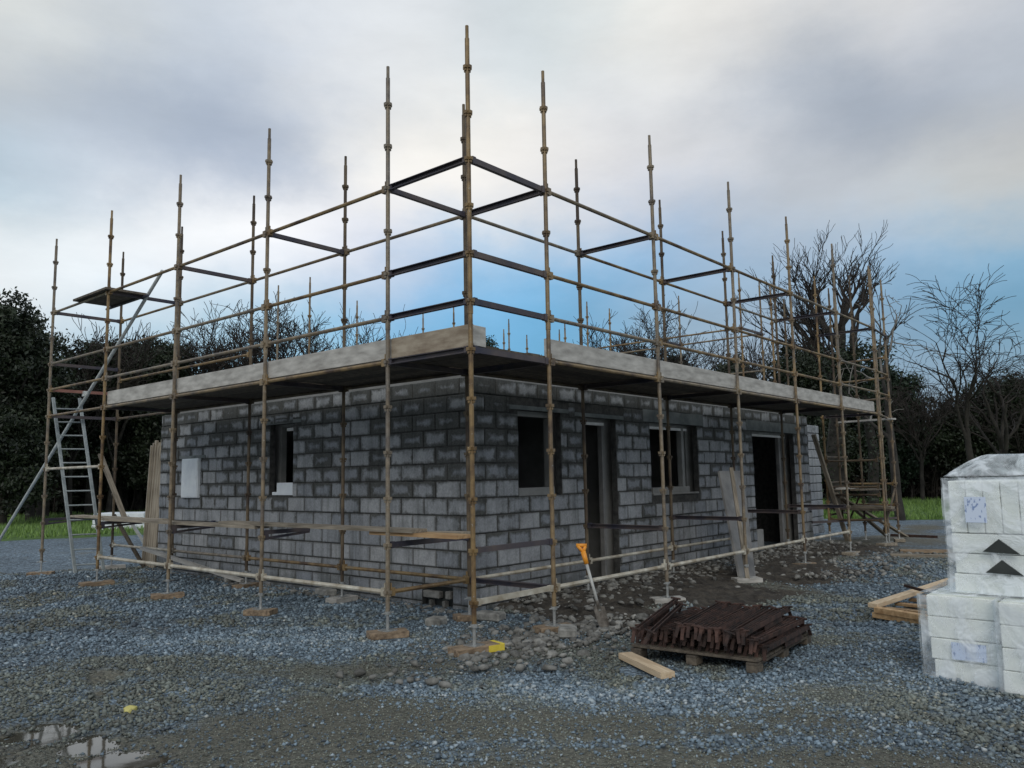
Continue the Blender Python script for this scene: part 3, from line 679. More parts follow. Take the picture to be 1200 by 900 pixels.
pal = pallet('pallet', (1.47, -1.86), math.radians(4), 1.5, 1.18, 'deck', 'low weathered timber pallet carrying the pile of rusty brackets')
ca, sa = math.cos(math.radians(4)), math.sin(math.radians(4))
def bracket_mesh():
    b = MB()
    b.box((0, 0, 0), (1.16, 0.034, 0.006)); b.box((0, 0.015, 0.018), (1.16, 0.006, 0.04)); b.box((0, -0.015, 0.018), (1.16, 0.006, 0.04))
    for s in (-1, 1):
        b.box((s * 0.60, 0, 0.02), (0.04, 0.042, 0.05)); b.box((s * 0.64, 0, -0.02), (0.012, 0.03, 0.10), roty(s * -.45)); b.tube((s * .60, -.05, .04), (s * .60, .05, .04), .010, n=6)
    b.box((0.15, 0, -0.03), (0.5, 0.006, 0.05))
    return b
br0 = bracket_mesh().build('scaffold_bracket', M['rust']); first = True
rr = random.Random(3)
def put_br(x, y, z, az, tilt=0., roll=0., label='rust-brown steel scaffold bracket lying in the heap on the low pallet'):
    global first
    o = br0 if first else br0.copy()
    if not first: COL.objects.link(o)
    first = False
    o.rotation_mode = 'XYZ'; o.rotation_euler = (roll, tilt, az); o.location = (x, y, z)
    tag(o, label, 'scaffold bracket', 'rusty brackets piled on the pallet'); return o
for lay in range(2):
    for k in range(20 - lay):
        v = -0.60 + k * 0.0625 + rr.uniform(-.012, .012) + lay * .03; u = rr.uniform(-.035, .035) - 0.06 * lay
        x = 1.47 + u * ca - v * sa; y = -1.86 + u * sa + v * ca
        put_br(x, y, 0.165 + lay * 0.066 + rr.uniform(-.01, .01), math.radians(4 + rr.uniform(-1.6, 1.6)), rr.uniform(-.02, .02), rr.uniform(-.2, .2))
for k in range(11):
    v = -0.47 + k * 0.064; u = rr.uniform(-.03, .03) - .12
    put_br(1.47 + u * ca - v * sa, -1.86 + u * sa + v * ca, 0.30 + rr.uniform(0, .02), math.radians(7 + rr.uniform(-2.5, 2.5)), rr.uniform(-.04, .01), rr.uniform(-.25, .25))
put_br(1.0, -1.42, 0.335, math.radians(12), -0.08, 0.1, 'longest looking rusty bracket lying loose on the left top of the heap')
put_br(0.95, -1.54, 0.32, math.radians(16), -0.05, 0.4, 'reddish rusty bracket beside the loose one on the left top of the heap')
# stud on the gravel
def ground_box(name, a, bpt, w, t, m, label, cat, z=0.0):
    return plank((a[0], a[1], z + t / 2), (bpt[0], bpt[1], z + t / 2), w=w, t=t, m=m, name=name, label=label, cat=cat)
ground_box('timber_offcut', (0.62, -1.30), (0.20, -1.98), .13, .05, 'fresh', 'clean pale timber offcut lying on the gravel before the rusty pile', 'timber offcut', .01)
# spade
sp = empty('spade', (1.69, -.36, 0), 'orange-handled spade standing upright in the stones beside the lower scaffold tube', 'spade')
a = np.array([0, -0.02, 0.0]); top = np.array([-0.02, 0.27, 0.88])
dv = top / np.linalg.norm(top)
b = MB(); b.tube(dv * 0.20, dv * 0.74, 0.017, 0.017, n=10); b.build('shaft', M['shaft'], sp, True)
b = MB(); b.tube(dv * 0.72, dv * 0.86, 0.026, 0.03, n=10)
s_ = np.array(RT) * .045; b.tube(dv * 0.85, dv * .93 - s_, .02, n=8); b.tube(dv * .85, dv * .93 + s_, .02, n=8); b.tube(dv * .93 - s_ * 1.3, dv * .93 + s_ * 1.3, .021, n=8); b.build('handle', M['orange'], sp, True)
b = MB(); R = frame(dv, up=(RT[0], RT[1], 0)); V = []; F = []
nb = 7
for side in (0.0022, -0.0022):
    for i in range(nb + 1):
        l = i / nb; hw = 0.062 * (1.0 if l > .25 else 0.72 + 1.1 * l)
        for j in range(5):
            q = (j / 4 - .5) * 2; V.append(R @ np.array([0.0 + l * 0.25, 0 + side + 0.018 * q * q, 0]) * 1.0 + (np.array([RT[0], RT[1], 0]) * hw * q))
for s in range(2):
    o_ = s * (nb + 1) * 5
    for i in range(nb):
        for j in range(4):
            q = o_ + i * 5 + j; F.append((q, q + 1, q + 6, q + 5))
b.add(V, F); b.tube(dv * .22, dv * .32, .024, .017, n=8); b.build('spade_blade', M['blade'], sp, True)
# pallet timbers at right
e = empty('timber_crate_frame', (4.6, -2.75, 0), 'broken pallet of fresh and brown timber lying left of the wrapped insulation', 'pallet')
def tb(p0, p1, w, t, m, name='slat'):
    p0 = np.array(p0, float); p1 = np.array(p1, float); R = frame(p1 - p0); b = MB(); b.box((p0 + p1) / 2 - np.array([4.6, -2.75, 0]), (np.linalg.norm(p1 - p0), w, t), R, bev=.003, col=random.random()); b.build(name, M[m], e)
tb((4.0, -2.46, .14), (6.3, -2.78, .20), .11, .05, 'fresh', 'top_rail'); tb((4.0, -2.50, .10), (3.7, -3.2, .10), .09, .06, 'pine', 'side_rail'); tb((4.03, -2.47, .04), (3.72, -3.25, .04), .1, .06, 'pine', 'side_rail')
for k in range(5): tb((4.2 + k * .42, -2.5 - k * .045, .09), (4.1 + k * .42, -3.3 - k * .03, .09), .1, .03, 'pine')
tb((4.0, -2.6, .03), (6.0, -2.9, .03), .1, .06, 'deck', 'base_rail'); tb((4.0, -3.1, .03), (6.0, -3.3, .03), .1, .06, 'pine', 'base_rail')
plank((5.0, -2.55, .26), (4.75, -2.95, .22), w=.03, t=.03, m='rust', name='iron_bar', label='short rusty bar lying across the broken pallet timbers', cat='bar')
ground_box('ground_plank', (11.0, -.72), (11.6, -2.6), .2, .06, 'wood', 'grey plank lying on the stones at right, nearer of two', 'plank')
ground_box('ground_plank', (12.0, -.62), (12.9, -2.6), .2, .06, 'sole', 'brown plank lying on the stones at right, farther of two', 'plank')
ground_box('ground_plank', (8.6, -.1), (9.3, .35), .12, .05, 'wood', 'short plank lying near the wide doorway between the scaffold feet', 'plank')
ground_box('steel_offcut', (16.2, .7), (16.1, -0.4), .06, .06, 'rust', 'dark steel offcut on the ground past the far right poles', 'offcut')
ground_box('timber_offcut', (10.9, .3), (11.6, .9), .1, .05, 'wood', 'small timber offcut lying below the wide doorway', 'timber offcut')
# yellow stone
def stone_obj(name, loc, r, m, label, cat, seed=0, flat=.6):
    rg = np.random.default_rng(seed); import bmesh
    bm = bmesh.new(); bmesh.ops.create_icosphere(bm, subdivisions=2, radius=1)
    for v in bm.verts: v.co = Vector(np.array(v.co) * (1 + rg.uniform(-.22, .22))) ; v.co.z *= flat; v.co.x *= 1.25; v.co *= r
    me = bpy.data.meshes.new(name); bm.to_mesh(me); bm.free(); me.materials.append(M[m]); o = bpy.data.objects.new(name, me); COL.objects.link(o); o.location = loc
    return tag(o, label, cat)
stone_obj('foam_scrap', (-2.98, 0.63, .03), .038, 'foam', 'small yellow foam scrap lying on the gravel by the left puddles', 'scrap', 4, .8)

# insulation packs
wrap_mats = M['wrap']
def shell(name, x0, x1, y0, y1, z0, z1, parent, bulge=.02, top=0.0, seed=0, n=22, skirt=0.0):
    """wrinkled polythene bag round a pack (closed box grid, displaced)"""
    rg = np.random.default_rng(seed); k = rg.normal(size=(14, 3)) * np.array([7, 7, 6]); ph = rg.uniform(0, 6.28, 14)
    V = []; F = []
    def surf(fn, m1, m2, nr):
        o = len(V)
        for i in range(m1 + 1):
            for j in range(m2 + 1):
                p = np.array(fn(i / m1, j / m2), float)
                w = np.abs(np.sin(k @ p + ph)).mean() - .6
                # rounded falling corners for the cap
                u = (p[2] - z0) / (z1 - z0)
                q = p + nr * (0.004 + bulge * (w * 1.1 + .3))
                V.append(q)
        for i in range(m1):
            for j in range(m2):
                a = o + i * (m2 + 1) + j; F.append((a, a + m2 + 1, a + m2 + 2, a + 1))
    surf(lambda u, v: (x0, y0 + (y1 - y0) * u, z0 + (z1 - z0) * v), n, n, np.array([-1, 0, 0]))
    surf(lambda u, v: (x1, y0 + (y1 - y0) * u, z0 + (z1 - z0) * v), n, n, np.array([1, 0, 0]))
    surf(lambda u, v: (x0 + (x1 - x0) * u, y0, z0 + (z1 - z0) * v), n, n, np.array([0, -1, 0]))
    surf(lambda u, v: (x0 + (x1 - x0) * u, y1, z0 + (z1 - z0) * v), n, n, np.array([0, 1, 0]))
    tl = z1
    surf(lambda u, v: (x0 + (x1 - x0) * u, y0 + (y1 - y0) * v, z1 + top * (min(1, 6 * min(u, 1 - u, .167)) * min(1, 3.6 * min(v, 1 - v, .28))) ** .7), n, n, np.array([0, 0, 1]))
    o = npmesh(name, V, F, M['wrap'], parent, smooth=True); return o
def paper(parent, x, y, z, w, h, seed):
    rg = random.Random(seed); e = MB(); e.box((x, y, z), (.002, w, h)); lab = e.build('label_sheet', M['paper'], parent)
    return lab
packA = empty('insulation_pack', (1.36, -3.88, 0), 'lower left pack of flat cream foam insulation sheets in loose polythene', 'insulation pack', 'wrapped insulation packs')
def eps(parent, c, d, col='eps', bev=.006, R=None):
    b = MB(); pl = np.array(parent.location); b.box(np.array(c) - pl, d, R, bev=bev); return b.build('foam_sheet', M[col], parent)
hz = 0.165
AY0, AY1 = -4.155, -3.665
for k in range(4):
    j = random.uniform(-.01, .01); eps(packA, (1.36 + .6 , (AY0 + AY1) / 2 - .02 + j, .02 + hz / 2 + k * hz), (1.2, AY1 - AY0 - (0.0 if k else .03), hz - .006))
s = shell('polythene_wrap', 1.34 - 1.36, 2.58 - 1.36, AY0 - .03 + 3.88, AY1 + .03 + 3.88, .01, .02 + 4 * hz, packA, .035, .015, 1)
paper(packA, -.03, -0.02 - .06, .27, .24, .13, 1)
packB = empty('insulation_pack', (1.25, -4.5, 0), 'lower right pack of flat cream foam insulation sheets, cut by the picture edge', 'insulation pack', 'wrapped insulation packs')
for k in range(4): eps(packB, (1.25 + .6, -4.49 + random.uniform(-.01, .01), .02 + hz / 2 + k * hz), (1.2, .60, hz - .006))
shell('polythene_wrap', -.02, 1.24, -.33, .33, .01, .02 + 4 * hz, packB, .03, .015, 2)
packC = empty('insulation_pack', (1.5, -4.3, .70), 'tall upper pack of foam sheets with puffed clear polythene cap', 'insulation pack', 'wrapped insulation packs')
CY0, CY1 = -4.83, -3.86
for k in range(3):
    eps(packC, (1.5 + .42, (CY0 + CY1) / 2, .69 + .075 + k * .158), (.8, CY1 - CY0 - (.03 if k % 2 else 0), .150))
for k in range(8):
    w = .122; eps(packC, (1.5 + .42, CY1 - w / 2 - k * w, 1.165 + .205), (.8, w - .006, .41))
shell('polythene_wrap', -.02, .86, CY0 + 4.3 - .02, CY1 + 4.3 + .025, .0, .90, packC, .03, .17, 3, n=30)
paper(packC, -.045, .24, .65, .15, .20, 3)
# solid dark prisms painting the shade where the flat sheets' wrap gapes
for k, zz in enumerate((.69 + .158 * 2 + .02, .69 + .158 + .02)):
    b = MB(); yb = -4.215 + 4.3 - .01 * k; z_ = zz - .70
    V = [(-.046, yb + .13, z_), (-.046, yb - .12, z_ - .01), (-.046, yb + .015, z_ + .10), (-.02, yb + .13, z_), (-.02, yb - .12, z_ - .01), (-.02, yb + .015, z_ + .10)]
    b.add(V, [(0, 1, 2), (5, 4, 3), (0, 3, 4, 1), (1, 4, 5, 2), (2, 5, 3, 0)]); b.build('hollow_shade', M['gap_shade'], packC)
# pale insulation pack far left
pk = empty('insulation_bundle', (7.3, 24.0, 0), 'white wrapped bundle lying on the gravel edge far behind the ladder', 'bundle')
R = rotz(math.radians(-50))
for k in range(3):
    b = MB(); b.box((0, 0, .12 + .2 * k), (1.9 - .05 * k, 1.1, .19), R, bev=.02); b.build('foam_sheet', M['white'], pk)
# distant pale field gate / bench
gt = empty('field_fence', (4.9, 36.0, 0), 'small pale timber fence rail before the dark wood at far left', 'fence')
for k in range(3): b = MB(); b.box((k * .9 - .9, 0, .6), (.12, .12, 1.2)); b.build('post', M['wood'], gt)
for zz in (1.35,): b = MB(); b.box((0, 0, zz), (2.4, .06, .28)); b.build('rail', M['toe'], gt)
b = MB(); b.box((-.8, 0, 1.5), (.6, .3, .5)); b.build('post_cap', M['toe'], gt)

# ------------------------------------------------------------------ ground
PUD = [(-2.75, 1.62, .15, .22), (-2.95, 1.25, .10, .14), (-3.62, .72, .34, .26), (-3.45, .22, .20, .20), (-3.42, -.28, .34, .22), (-3.95, .35, .2, .25)]
SOLES_XY = [p for (p, *_r) in soles[:14]]
rgs = np.random.default_rng(5); KS = rgs.normal(size=(26, 2)); KS = KS / np.linalg.norm(KS, axis=1)[:, None] * np.geomspace(.35, 9, 26)[:, None]; PS = rgs.uniform(0, 6.28, 26)
def hfun(x, y):
    p = np.stack([x, y], -1); h = np.zeros(x.shape)
    for k in range(26):
        f = np.linalg.norm(KS[k]); h += .0125 * f ** -.75 * np.sin(p @ KS[k] + PS[k])
    dip = np.zeros(x.shape)
    for (px, py, r, e) in PUD:
        # ellipses elongated across the view
        dx, dy = x - px, y - py; a = dx * RT[0] + dy * RT[1]; c = dx * FW[0] + dy * FW[1]
        q = np.sqrt((a / r) ** 2 + (c / e) ** 2) + .25 * np.sin(5 * x + 3 * y) + .2 * np.sin(13 * x - 9 * y + 2 * np.sin(7 * y)) + .17 * np.sin(23 * y + 5 * x) + .14 * np.sin(37 * x + 29 * y)
        dip = np.maximum(dip, np.clip(1.25 - q, 0, 1))
    base = np.clip(1 - np.maximum(0, np.minimum.reduce([x - 1.2, 14 - x, y - 1.2, 10.5 - y])) * 2, 0, 1)
    far = np.clip(1 - (np.hypot(x - CAM[0], y - CAM[1]) - 20) / 10, 0, 1)
    sd = np.min(np.stack([np.hypot(x - a, y - c_) for (a, c_) in SOLES_XY]), 0); base = base * np.clip((sd - .3) / .5, 0, 1)
    return (h - .004) * base * far - dip * .07, dip
def mudmask(x, y):
    c = (x - CAM[0]) * FW[0] + (y - CAM[1]) * FW[1]; a = (x - CAM[0]) * RT[0] + (y - CAM[1]) * RT[1]
    n = np.sin(1.3 * x + .7 * y) * .25 + np.sin(2.9 * x - 2.1 * y + 1) * .18 + np.sin(.7 * x - 1.7 * y + 2) * .25 + .18 * np.sin(5.1 * x + 4.4 * y) + .16 * np.sin(9 * x - 7 * y + np.sin(4 * y)) + .14 * np.sin(15 * x + 11 * y + 2 * np.sin(3 * x))
    w1 = np.exp(-((c - 5.6 - .25 * a + .4 * np.sin(a * 1.1)) / .62) ** 2) * np.clip(1.1 - a * .22, 0, 1)      # wheel track
    w2 = np.exp(-((c - 7.5 - .10 * a - .3 * np.sin(a * .9 + 1)) / .50) ** 2) * np.clip(.75 - abs(a + 1) * .2, 0, 1)
    w3 = np.exp(-((c - 4.7 + .12 * a) / .45) ** 2) * np.clip(.7 + a * .1, .3, .9)
    band = np.maximum(np.maximum(w1, w2), w3) * 1.25 + .15 * (c < 7.5) * (a < 1) - .5 * np.exp(-((c - 6.5) / .5) ** 2 - ((a - .35) / .9) ** 2)
    near = np.clip((4.9 - c), 0, 1) * .25
    nearw = np.exp(-((x - 4.0) / 4.2) ** 2 - ((y + .2) / .75) ** 2) * 1.0 * (x > 0)            # bare soil by the right wall
    nearw = nearw + np.clip(1 - np.abs(y - .9) / 1.0, 0, 1) * (x > 2) * .8 + np.exp(-((x - 13) / 4) ** 2 - ((y) / 1.2) ** 2)
    return np.clip(band * .95 + near + nearw + n * .75 - .08, 0, 1)
angs = np.linspace(0, 2 * math.pi, 721)[:-1]; rad = np.concatenate([np.geomspace(.4, 30, 300)])
def rbound(a):
    return 29.5 + 1.2 * np.sin(3 * a + 1) + .35 * np.sin(17 * a) + .2 * np.sin(41 * a)
A, Rr = np.meshgrid(angs, rad); sc_ = rbound(A) / 30.0; far_w = np.clip((Rr - 15) / 15, 0, 1); RR = Rr * (1 + (sc_ - 1) * far_w)
X = CAM[0] + RR * np.cos(A); Y = CAM[1] + RR * np.sin(A); Zh, dip = hfun(X, Y)
V = np.stack([X, Y, Zh], -1).reshape(-1, 3); na = len(angs); nr_ = len(rad)
I = np.arange(nr_ - 1)[:, None] * na + np.arange(na)[None]; J = np.arange(nr_ - 1)[:, None] * na + (np.arange(na)[None] + 1) % na
F = np.stack([I, J, J + na, I + na], -1).reshape(-1, 4)
mud = np.clip(mudmask(X, Y) + dip * 1.5, 0, 1).ravel()
tag(npmesh('gravel_yard', V, F, M['ground'], tone=mud, smooth=True), kind='structure')
# small cap under the camera
rad2 = np.array([28.5, 29.8, 31, 34, 40, 60, 120, 400, 1500, 4000]); A, Rr = np.meshgrid(angs, rad2); r0 = rbound(A) - 29.5
RR = Rr + r0 * np.clip(1 - (Rr - 31) / 20, 0, 1); X = CAM[0] + RR * np.cos(A); Y = CAM[1] + RR * np.sin(A)
Z = np.where(Rr < 28.6, -.3, np.where(Rr < 30, .01, .06 + .03 * np.sin(A * 30) * (Rr < 50)))
V = np.stack([X, Y, Z], -1).reshape(-1, 3); n2 = len(rad2)
I = np.arange(n2 - 1)[:, None] * na + np.arange(na)[None]; J = np.arange(n2 - 1)[:, None] * na + (np.arange(na)[None] + 1) % na
F = np.stack([I, J, J + na, I + na], -1).reshape(-1, 4)
tag(npmesh('grass_field', V, F, M['field'], smooth=True), kind='structure')
# puddle water
wv = []; wf = []
b = MB()
for (px, py, r, e) in PUD:
    n = 28; base = len(wv); wv.append((px, py, -.024))
    for k in range(n):
        t = 2 * math.pi * k / n; q = np.array([px, py]) + RT[:2] * math.cos(t) * r * 1.25 + FW[:2] * math.sin(t) * e * 1.25
        wv.append((*q, -.024))
    for k in range(n): wf.append((base, base + 1 + k, base + 1 + (k + 1) % n))
# separate levels by a hair so overlapping discs never coincide
wv = [(x, y, z - .0015 * (i // 29)) for i, (x, y, z) in enumerate(wv)]
tag(npmesh('puddle_water', wv, wf, M['water']), kind='structure')

# banked earth along the right wall
nx, ny = 260, 56; gx = np.linspace(1.75, 13.6, nx); gy = np.linspace(-1.15, 1.60, ny); GX, GY = np.meshgrid(gx, gy, indexing='ij')
ed = np.minimum(np.minimum((GY + .50 + .28 * np.sin(GX * 1.7) + .12 * np.sin(GX * 5.3)) / .7, 1), np.minimum((GX - 1.75) / .8, (13.6 - GX) / 1.0)); ed = np.clip(ed, -1, 1)
GZ = -.03 + .085 * ed + .018 * np.sin(GX * 9 + 3 * np.sin(GY * 7)) * np.sin(GY * 11) + .012 * np.sin(GX * 23 + GY * 17) + RNG.normal(0, .006, GX.shape)
I = (np.arange(nx - 1)[:, None] * ny + np.arange(ny - 1)[None]); F = np.stack([I, I + ny, I + ny + 1, I + 1], -1).reshape(-1, 4)
M['soil'] = simple('dark_soil', (0.022, 0.018, 0.014), (0.085, 0.072, 0.056), 7, .95, bs=.9, bd=.03)
tag(npmesh('soil_bank', np.stack([GX, GY, GZ], -1).reshape(-1, 3), F, M['soil'], smooth=True), kind='structure')
# gravel stones
ico_v = []; ph = (1 + 5 ** .5) / 2
for a_, b_ in ((-1, ph), (1, ph), (-1, -ph), (1, -ph)): ico_v.append((a_, b_, 0))
for a_, b_ in ((-1, ph), (1, ph), (-1, -ph), (1, -ph)): ico_v.append((0, a_, b_))
for a_, b_ in ((-1, ph), (1, ph), (-1, -ph), (1, -ph)): ico_v.append((b_, 0, a_))
ico_v = np.array(ico_v) / 1.9
ico_f = np.array([(0, 11, 5), (0, 5, 1), (0, 1, 7), (0, 7, 10), (0, 10, 11), (1, 5, 9), (5, 11, 4), (11, 10, 2), (10, 7, 6), (7, 1, 8), (3, 9, 4), (3, 4, 2), (3, 2, 6), (3, 6, 8), (3, 8, 9), (4, 9, 5), (2, 4, 11), (6, 2, 10), (8, 6, 7), (9, 8, 1)])
oct_v = np.array([(1, 0, 0), (-1, 0, 0), (0, 1, 0), (0, -1, 0), (0, 0, 1), (0, 0, -1)], float)
oct_f = np.array([(0, 2, 4), (2, 1, 4), (1, 3, 4), (3, 0, 4), (2, 0, 5), (1, 2, 5), (3, 1, 5), (0, 3, 5)])
def randrot(n):
    q = RNG.normal(size=(n, 4)); q /= np.linalg.norm(q, axis=1)[:, None]; w, x, y, z = q.T
    return np.stack([1 - 2 * (y * y + z * z), 2 * (x * y - z * w), 2 * (x * z + y * w), 2 * (x * y + z * w), 1 - 2 * (x * x + z * z), 2 * (y * z - x * w), 2 * (x * z - y * w), 2 * (y * z + x * w), 1 - 2 * (x * x + y * y)], -1).reshape(n, 3, 3)
def scatter(name, P, size, tone, bv, bf, m, parent=None, jit=.28, flat=.75, sink=.15):
    n = len(P); k = len(bv)
    B = bv[None] * (1 + RNG.uniform(-jit, jit, (n, k, 1))); B = B * RNG.uniform(.55, 1.3, (n, 1, 3))
    B = np.einsum('nij,nkj->nki', randrot(n), B); B[..., 2] *= flat; B *= size[:, None, None] / 2
    V = B + P[:, None, :]; V[..., 2] += (size * (0.5 - sink) * flat * .8)[:, None]
    F = (bf[None] + (np.arange(n) * k)[:, None, None]).reshape(-1, 3)
    return npmesh(name, V.reshape(-1, 3), F, m, parent, tone=np.repeat(tone, k))
az0 = math.atan2(FW[1], FW[0])
def wedge(n, d0, d1, half=.66):
    r = np.sqrt(RNG.uniform(d0 * d0, d1 * d1, n)); a = az0 + RNG.uniform(-half, half, n)
    return CAM[0] + r * np.cos(a), CAM[1] + r * np.sin(a)
SOLE_P = np.array([p for (p, *_r) in soles] + [(1.47, -1.86), (1.2, -1.86), (1.9, -1.86), (.41, -1.64)])
def stones(n, d0, d1, s0, s1, bv, bf, name, fac=1.0, jit=.42, brown=False):
    x, y = wedge(n, d0, d1); h, dp = hfun(x, y); mm = mudmask(x, y)
    inside = (x > X0 - .05) & (x < X1) & (y > Y0 - .05) & (y < Y1)
    near_ = np.min(np.hypot(x[:, None] - SOLE_P[None, :, 0], y[:, None] - SOLE_P[None, :, 1]), 1) < .24
    keep = ((RNG.random(n) < mm ** .5 + .1) if brown else (RNG.random(n) > mm * 0.80 * fac)) & (~inside) & (~near_) & ((dp < .42) | (RNG.random(n) < .10))
    x, y, h, mm = x[keep], y[keep], h[keep], mm[keep]
    size = s0 + (s1 - s0) * RNG.random(len(x)) ** 2.2
    size *= (1 - .35 * mm)
    pt = np.sin(x * .8 + y * .5 + 1) * np.sin(y * .9 - x * .3) + .5 * np.sin(2.3 * x + 1.9 * y); c_ = (x - CAM[0]) * FW[0] + (y - CAM[1]) * FW[1]; a_ = (x - CAM[0]) * RT[0] + (y - CAM[1]) * RT[1]; br_ = np.exp(-((c_ - 6.5) / .5) ** 2 - ((a_ - .35) / .9) ** 2) + .8 * np.exp(-((c_ - 5.9) / .9) ** 2 - ((a_ - 2.6) / 1.1) ** 2)
    tone = np.clip(RNG.beta(1.7, 2.5, len(x)) * .95 + .13 * pt + .22 * br_, 0, 1); tone = np.where(RNG.random(len(x)) < .012, 1.0, tone)
    return scatter(name, np.stack([x, y, h], -1), size, tone, bv, bf, M['grit'] if brown else M['stone'], jit=jit)
tag(stones(150000, 3.6, 9.0, .009, .026, oct_v, oct_f, 'grit', jit=.4, brown=True), 'fine brown-grey grit trodden into the worn patches of the yard', 'grit', kind='stuff')
tag(stones(85000, 3.6, 9.5, .016, .056, oct_v, oct_f, 'gravel_stones', jit=.42), 'loose blue-grey crushed stone covering the yard in front', 'gravel', kind='stuff')
tag(stones(75000, 9.3, 19, .03, .075, oct_v, oct_f, 'gravel_stones'), 'loose blue-grey crushed stone farther back around the building', 'gravel', kind='stuff')
# rubble heap along wall feet and at the corner
rx = []; 
for k in range(3400):
    t = RNG.random()
    if t < .30: x, y = RNG.normal(1.15, 1.0), RNG.normal(-.15, .40)
    elif t < .48: x, y = X0 - .15 - abs(RNG.normal(0, .16)), RNG.uniform(1.7, 9.9)
    elif t < .84: x, y = RNG.uniform(1.9, 13.3), Y0 - .06 - abs(RNG.normal(0, .55))
    else: x, y = RNG.uniform(7, 12.5), RNG.normal(-.6, .5)
    rx.append((x, y, .055 if (x > 2.3 and y > .1) else 0))
rx = np.array(rx); rs = .03 + .10 * RNG.random(len(rx)) ** 2.4
tag(scatter('rubble', rx, rs, RNG.random(len(rx)), ico_v, ico_f, M['rubble'], jit=.4, flat=.62, sink=.25), 'broken stone and mortar rubble along the foot of the walls', 'rubble', kind='stuff')
# a few bigger broken blocks
for k, (x, y, L, az, lab) in enumerate([(1.12, -.28, .30, 35, 'broken block half lying among rubble right of the corner poles'), (1.33, 1.0, .34, 100, 'broken block lying behind the corner poles'), (.70, 1.25, .22, 20, 'small block piece lying left of the corner poles'),
        (1.45, 4.3, .36, 80, 'block piece at the foot of the left wall'), (1.5, 7.0, .3, 70, 'block piece lying below the left wall near the meter box')]):
    b = MB(); b.box((0, 0, .06), (L, .19, .10), rotz(math.radians(az)), bev=.02, col=.9); o = b.build('broken_block', M['rubble']); o.location = (x, y, 0.0); tag(o, lab, 'block', 'broken blocks at the wall foot')

# grass blades
n = 60000; r = np.sqrt(RNG.uniform(29.2 ** 2, 46 ** 2, n)); a = az0 + RNG.uniform(-.64, .64, n); r = np.maximum(r, rbound(a % (2 * math.pi)) + .0)
x = CAM[0] + r * np.cos(a); y = CAM[1] + r * np.sin(a); h = RNG.uniform(.06, .20, n) * (1 + .6 * (r > 40)); w = RNG.uniform(.012, .03, n)
tx = RNG.uniform(-.6, .6, n) * h; ty = RNG.uniform(-.6, .6, n) * h
V = np.stack([np.stack([x - w * RT[0], y - w * RT[1], np.full(n, .02)], -1), np.stack([x + w * RT[0], y + w * RT[1], np.full(n, .02)], -1), np.stack([x + tx, y + ty, .05 + h], -1)], 1).reshape(-1, 3)
tag(npmesh('grass_tufts', V, np.arange(3 * n).reshape(-1, 3), M['blade_grass'], tone=np.repeat(RNG.random(n), 3)), 'rough green field grass beyond the gravel', 'grass', kind='stuff')

# ------------------------------------------------------------------ trees
def gpos(px, dist, y=560):
    d = pxdir(px, y); d2 = d[:2] / np.linalg.norm(d[:2]); return CAM[:2] + d2 * dist
def topz(px, py, dist):
    d = pxdir(px, py); return CAM[2] + d[2] / np.linalg.norm(d[:2]) * dist
def segs_mesh(name, segs, m, parent, nmin=3):
    segs = np.array(segs, float)      # p0 p1 r0 r1
    out = []
    V = []; F = []; off = 0
    for n, sel in ((6, segs[:, 6] > .05), (4, (segs[:, 6] <= .05) & (segs[:, 6] > .018)), (3, segs[:, 6] <= .018)):
        s = segs[sel]
        if len(s) == 0: continue
        p0, p1 = s[:, :3], s[:, 3:6]; d = p1 - p0; d /= np.linalg.norm(d, axis=1)[:, None] + 1e-9
        a = np.where(np.abs(d[:, 2:3]) < .9, np.array([[0, 0, 1.0]]), np.array([[1.0, 0, 0]])); u = np.cross(d, a); u /= np.linalg.norm(u, axis=1)[:, None]; w = np.cross(d, u)
        t = 2 * math.pi * np.arange(n) / n; ring = np.cos(t)[None, :, None] * u[:, None] + np.sin(t)[None, :, None] * w[:, None]
        v = np.concatenate([p0[:, None] + ring * s[:, 6][:, None, None], p1[:, None] + ring * s[:, 7][:, None, None]], 1)
        k = np.arange(n); f = np.stack([k, (k + 1) % n, n + (k + 1) % n, n + k], -1)
        ff = f[None] + (np.arange(len(s)) * 2 * n)[:, None, None] + off
        V.append(v.reshape(-1, 3)); F.append(ff.reshape(-1, 4)); off += len(s) * 2 * n
    return npmesh(name, np.concatenate(V), np.concatenate(F), m, parent, smooth=True)
def grow(rg, p, d, L, r, depth, out, spread=.55, droop=0.0, up=.15, kids=(3, 5), lev=0, minr=.006, wob=.15):
    n = 5; q = p.copy(); dd = d / np.linalg.norm(d); pts = [q.copy()]; rr_ = [r]
    for k in range(n):
        dd = dd + np.array([rg.gauss(0, wob), rg.gauss(0, wob), rg.gauss(0, wob * .7)]) + np.array([0, 0, up * .25 - droop * lev * .12]); dd /= np.linalg.norm(dd)
        q = q + dd * L / n; r2 = max(minr, r * (1 - .50 * (k + 1) / n)); out.append((lev, [*pts[-1], *q, rr_[-1], r2])); pts.append(q.copy()); rr_.append(r2)
    if depth == 0: return
    nk = rg.randint(*kids)
    for k in range(nk):
        t = rg.uniform(.35, 1.0) if k else 1.0
        i = min(n, int(t * n)); base = pts[i]; br = rr_[i]
        perp = np.array([rg.gauss(0, 1), rg.gauss(0, 1), rg.gauss(0, .5)]); nd = dd * (1 - spread * .4) + perp * spread * .62; nd[2] += up * .6
        grow(rg, base, nd, L * rg.uniform(.55, .8), max(minr, br * rg.uniform(.6, .88)), depth - 1, out, spread, droop, up, kids, lev + 1, minr, wob)
